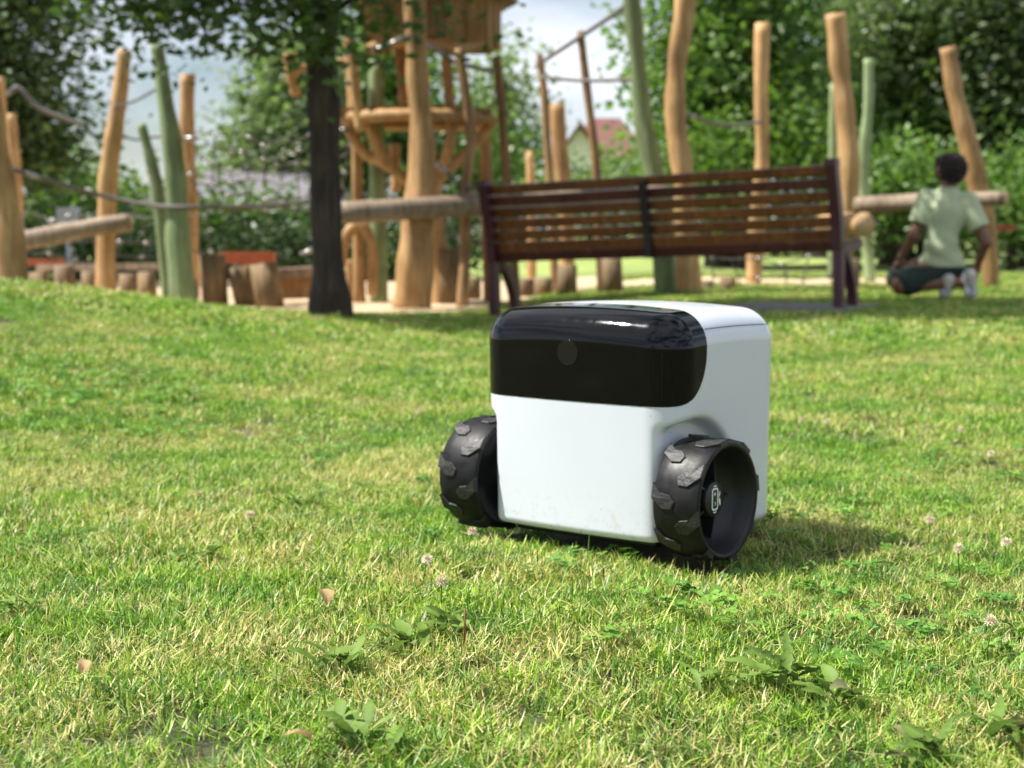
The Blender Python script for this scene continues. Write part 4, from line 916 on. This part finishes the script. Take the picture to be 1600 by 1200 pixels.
org = Vector((J['hipL'][0], PY, G(J['hipL'][0], PY)))
child = thing('person', 'child in pale green polo shirt and dark shorts kneeling with back turned', 'person', org)
def child_part(name, fn, lo, hi, h_, mat):
    me = net_mesh(name, fn, lo, hi, h_, mat); me.transform(Matrix.Translation(-org)); return link(name, me, child)
allb = np.array([p for a in torso + arms + fore + thigh + shin + head for p in a[:2]]); lo, hi = allb.min(0) - .13, allb.max(0) + .13
fb, fh = union(torso + arms + fore + thigh + shin + head + feet + nose + ears, .025), union(hands, .006)
child_part('body', lambda x, y, z: smin(fb(x, y, z), fh(x, y, z), .008), lo, hi, .0065, M_SKIN)
fs = union(torso + [(a, a + (b - a) * .75, ra + .006, rb + .018) for a, b, ra, rb in arms], .03, .013)
hem, col_ = at(1470, 424, PY).z, J['neck'][2] + .012
def shirt(x, y, z):
    d = fs(x, y, z) + .003 * np.sin(z * 60 + x * 30) * np.clip((J['chest'][2] - z) / .15, 0, 1)
    d = smax(d, hem - z + .01 * np.sin(x * 30), .004); d = smax(d, z - col_, .004)
    for s_, e_ in (('shL', 'elL'), ('shR', 'elR')):
        v = J[e_] - J[s_]; l = np.linalg.norm(v); v = v / l; m_ = (x - J[s_][0]) * v[0] + (y - J[s_][1]) * v[1] + (z - J[s_][2]) * v[2] - l * .66
        near = rcone((x, y, z), J[s_] + v * l * .3, J[e_], .07, .07); d = np.where(near < 0, np.maximum(d, m_), d)
    return d
child_part('shirt', shirt, lo, hi, .0075, M_SHIRT)
mbc = MB(); cp = [Vector((J['neck'][0] + .052 * math.cos(a * .3142), J['neck'][1] + .05 * math.sin(a * .3142), col_ - .004 + .008 * math.sin(a * .3142))) - org for a in range(21)]; tube(mbc, cp, .011, 7, cap=False); link('collar', mbc.mesh('collar', [M_SHIRT]), child)
fsh = union([torso[0]] + [(torso[1][0], torso[1][1], .095, .08)] + [(a, a + (b - a) * .86, ra + .004, rb + .02) for a, b, ra, rb in thigh], .03, .008)
child_part('shorts', lambda x, y, z: smax(fsh(x, y, z), z - hem - .03, .004), lo, hi, .0075, M_SHORTS)
def hair(x, y, z):
    d = rcone((x, y, z), J['head'] + [0, -.012, .02], J['head'] + [-.008, .012, .02], .097, .094)
    d = smin(d, rcone((x, y, z), J['head'] + [0, -.045, -.03], J['head'] + [0, -.04, .0], .055, .07), .03)
    d = d + .0035 * (np.sin(x * 190) * np.sin(y * 170 + 1) + np.sin(z * 180 + x * 60))
    face = (x - J['head'][0]) * fdir[0] + (y - J['head'][1]) * fdir[1] - .058 - .6 * np.maximum(z - J['head'][2] - .03, 0) 
    return smax(d, np.maximum(face, -(z - J['head'][2] + .075)), .01)
child_part('hair', hair, J['head'] - .15, J['head'] + .15, .005, M_HAIR)
for s in (-1, 1):
    e = J['head'] + fdir * .083 + sdir_ * s * .032 + [0, 0, .004]; child_part('eye', union([(e, e + [.001, 0, 0], .012, .012)]), e - .03, e + .03, .005, M_EYE)
mo = J['head'] + fdir * .082 + [0, 0, -.058]; child_part('mouth', union([(mo - sdir_ * .016, mo + sdir_ * .016, .006, .006)]), mo - .04, mo + .04, .004, M_ROOFR)
for nm, dx in (('anL', -.01), ('anR', .015)):
    a = J[nm]; g0 = G(a[0], a[1]); heel = a + [0, -.035, .035]; toe = np.array([a[0] + dx, a[1] - .015, g0 + .035])
    child_part('shoe', union([(heel, a, .038, .04), (heel, toe, .040, .034), (toe, toe + [.0, .03, -.005], .036, .03)], .02), a - .16, a + .16, .006, M_SHOE)
    ln = toe - heel; c0 = heel + [0, -.030, .0]; child_part('sole', lambda x, y, z: smax(union([(heel + [0, -.02, 0], toe + [0, -.02, 0], .040, .034)], .02)(x, y, z), (y - (heel[1] - .035)), .004), a - .16, a + .16, .006, M_SOLE)

# ------------------------------------------------------------------ weeds, clover heads, leaves on the lawn
def leafm(name, dark, light): 
    m, nt, b, L = new_mat(name); tc = N(nt, 'TexCoord'); n = N(nt, 'TexNoise', Scale=45, Detail=5); L(tc.outputs['Object'], n.inputs['Vector']); oi = N(nt, 'ObjectInfo')
    r = ramp(nt, [(.3, dark), (.7, light)]); L(n.outputs['Fac'], r.inputs['Fac']); c = mix(nt, oi.outputs['Random'], r.outputs['Color'], [min(1, a * 1.35) for a in light]); L(c, b.inputs['Base Color']); b.inputs['Roughness'].default_value = .55; b.inputs['Specular IOR Level'].default_value = .22
    tr = N(nt, 'BsdfTranslucent'); L(c, tr.inputs['Color']); mx = N(nt, 'MixShader'); mx.inputs[0].default_value = .3; L(b.outputs[0], mx.inputs[1]); L(tr.outputs[0], mx.inputs[2]); L(mx.outputs[0], nt.nodes['Material Output'].inputs['Surface']); return m
M_WEED = leafm('weed_leaf', (.035, .09, .012), (.14, .225, .04)); M_WEEDB = leafm('browned_weed_leaf', (.12, .075, .05), (.16, .17, .07)); M_DEAD = leafm('dead_leaf', (.22, .14, .06), (.38, .26, .13))
M_CLH = plain('clover_head', (.72, .62, .46), .8, .35, 400, .3); M_STEM = plain('red_brown_stem', (.20, .075, .03), .6, .2, 50)
def weed_leaf(seed, L, W, lobed, mat, name='leaf'):
    r = random.Random(seed); V, F = [], []; n = 12; arch = r.uniform(.5, 1.1); tw = r.uniform(-.3, .3)
    for i in range(n + 1):
        t = i / n; w = W / 2 * (.12 + .88 * math.sin(math.pi * min(1, t ** .75)) ** .8 if t < .97 else .06)
        if lobed and .1 < t < .92: w *= 1.0 if i % 2 else .55
        y_ = L * (math.sin(t * arch) / arch); z_ = .006 + L * (.55 * t - .62 * t * t * arch * .8); a = tw * t
        cup = w * .30 + .001 * r.uniform(-1, 1)
        for s, ww in ((-1, w * r.uniform(.85, 1.1)), (0, 0), (1, w * r.uniform(.85, 1.1))): V.append((s * ww * math.cos(a) + .003 * math.sin(t * 5), y_ - (.006 if lobed and s and i % 2 else 0), z_ + (cup if s else 0) + s * ww * math.sin(a)))
    for i in range(n):
        for k in (0, 1): b = 3 * i + k; F.append((b, b + 1, b + 4, b + 3))
    return mk_mesh(name, V, F, [mat])
LV = [weed_leaf(i, .075, .017, True, M_WEED) for i in range(5)] + [weed_leaf(10 + i, .05, .017, False, M_WEED) for i in range(5)]; LB = [weed_leaf(20 + i, .05, .019, False, M_WEEDB) for i in range(2)]
def ground_hit(px, py, z=0.012):
    Y = 2.0
    for _ in range(30):
        p = at(px, py, Y); g_ = G(p.x, Y) + z; v = at(px, py, 1.0) - Vector((0, 0, CAMZ)); Y = (CAMZ - g_) / -v.z if v.z < 0 else 20
    p = at(px, py, Y); return Vector((p.x, Y, G(p.x, Y)))
def weed(label, px, py, nleaf, sc, seed, brown=0, kinds=LV):
    r = random.Random(seed); p = ground_hit(px, py); o = thing('broadleaf_weed', label, 'weed', p + Vector((0, 0, -.012)), (0, 0, r.uniform(0, 6)), 'broad leaved weeds in the lawn')
    for k in range(int(nleaf * 2.0)):
        me = r.choice(LB) if k < brown else r.choice(kinds); c_ = link('leaf', me, o, (r.uniform(-.022, .022), r.uniform(-.022, .022), 0), (r.uniform(-.1, .5), r.uniform(-.35, .35), k * 2.4 + r.uniform(-.4, .4))); s = sc * r.uniform(.55, 1.15); c_.scale = (s, s, s)
weed('large dandelion rosette with browned leaves below the dead tan leaf', 620, 985, 9, .85, 1, 2)
weed('weed with broad smooth leaves right of the large rosette', 690, 955, 6, .75, 2, 0, LV[5:])
weed('dandelion spreading left below the tan dead leaf', 530, 1010, 6, .9, 3, 0)
weed('weed with one upright paddle leaf near the bottom middle left', 545, 1110, 7, .85, 4, 1, LV[5:])
weed('low ragged weed right of the upright paddle leaf', 600, 1130, 5, .75, 5, 0)
weed('dandelion with pale leaf tips below the right wheel', 1225, 1030, 6, .85, 6, 0)
weed('weed with one folded shining leaf in the lower right', 1300, 1060, 6, .85, 7, 1, LV[5:])
weed('browned low weed near the bottom right corner', 1440, 1140, 7, .8, 8, 3)
weed('dark weed at the right edge of the foreground', 1575, 1115, 6, .9, 9, 2)
weed('dark green dandelion leaf pair on the far left lawn', 295, 608, 5, .9, 10, 0)
weed('small weed left of the left wheel in the yellowed patch', 462, 768, 6, .7, 11, 0)
weed('small rosette in the middle of the left foreground', 300, 850, 6, .7, 12, 0, LV[5:])
weed('small dark rosette left of the lower right weeds', 1110, 1040, 5, .7, 13, 0)
weed('half hidden weed at the left edge of the foreground', 20, 925, 5, .8, 14, 0)
p = ground_hit(725, 985); mb = MB(); tube(mb, [Vector((0, 0, -.01)), Vector((.001, 0, .018)), Vector((.001, 0, .036))], [.0014, .0013, .001], 7)
thing('seed_stalk', 'bare red brown stalk standing upright right of the large rosette', 'stalk', p, (0, 0, 0), None, mb.mesh('seed_stalk', [M_STEM]))
for lb, (px, py), s, rz in (('curled tan dead leaf lying left of the large rosette', (505, 922), .020, .5), ('little brown dead leaf in the middle of the left lawn', (222, 690), .013, 1.2), ('orange brown dead leaf scrap on the left lawn', (305, 768), .014, 2), ('reddish dead leaf scrap near the bottom left', (130, 1030), .014, .3), ('reddish dead leaf scrap below the paddle leaf weed', (465, 1140), .016, 2.2)):
    if not s: continue
    p = ground_hit(px, py, .02); r = random.Random(px); V, F = [], []; n = 7
    for i in range(n + 1):
        for j in range(5):
            u, v = i / n, (j - 2) / 2; w = math.sin(math.pi * min(1, u ** .8 + .04)) * .55 * (1 if i % 2 else .78); V.append((v * w * s, (u - .5) * s * 1.7, s * (.45 * abs(v) * w + .25 * math.sin(u * 4) + r.uniform(-.06, .06))))
    F = [(i * 5 + j, i * 5 + j + 1, i * 5 + j + 6, i * 5 + j + 5) for i in range(n) for j in range(4)]
    thing('dead_leaf', lb, 'leaf', p + Vector((0, 0, .014)), (.5, .2, rz), 'dead leaves on the lawn', mk_mesh('dead_leaf', V, F, [M_DEAD]))
def clover_head_mesh():
    V, F = [], []; r = random.Random(5)
    for k in range(60):
        t = (k + .5) / 60; ph = k * 2.39996; cz = 1 - 1.6 * t; sr = math.sqrt(max(0, 1 - cz * cz)); d = Vector((sr * math.cos(ph), sr * math.sin(ph), cz)); s = d.cross(Vector((0, 0, 1)) if abs(d.z) < .9 else Vector((1, 0, 0))).normalized(); u = d.cross(s); b = len(V); c_ = d * .0035
        V += [c_ - s * .0011, c_ + s * .0011, d * .0092 + u * .001 + s * .0006, d * .0092 + u * .001 - s * .0006, c_ + u * .001]; F += [(b, b + 1, b + 2, b + 3), (b + 1, b + 4, b + 2), (b + 4, b, b + 3)]
    return mk_mesh('flower_head', V, F, [M_CLH], None, False)
CH = clover_head_mesh()
for lb, px, py in (('white clover head in front of the left wheel', 733, 826), ('white clover head below the front edge of the white body', 662, 868), ('clover head left of the body, low beside the pale one', 690, 905), ('clover head at the end of the robot shadow', 1500, 852), ('clover head right of the robot at mid height', 1290, 655), ('clover head near the right edge above the shadow', 1500, 668), ('small clover head right edge halfway down', 1570, 842),
                   ('clover head on the pale lawn right of the visor', 1250, 652), ('clover head on the left lawn above the yellow patch', 650, 640), ('clover head left of centre in the foreground', 395, 800), ('clover head at the right, above the shadow tip', 1545, 705), ('faded clover head at the lower right', 1545, 965), ('clover head right of the shadow near its tip', 1452, 808)):
    p = ground_hit(px, py, .03); o = thing('clover_flower', lb, 'flower', p, (rnd.uniform(-.2, .2), rnd.uniform(-.2, .2), rnd.uniform(0, 6)), 'white clover flowers in the lawn')
    mb = MB(); tube(mb, [Vector((0, 0, -.02)), Vector((.001, 0, .01)), Vector((0, 0, .022))], .0008, 5); link('stem', mb.mesh('stem', [M_WEED]), o); link('flower_head', CH, o, (0, 0, .026)).scale = (.9, .9, .85)
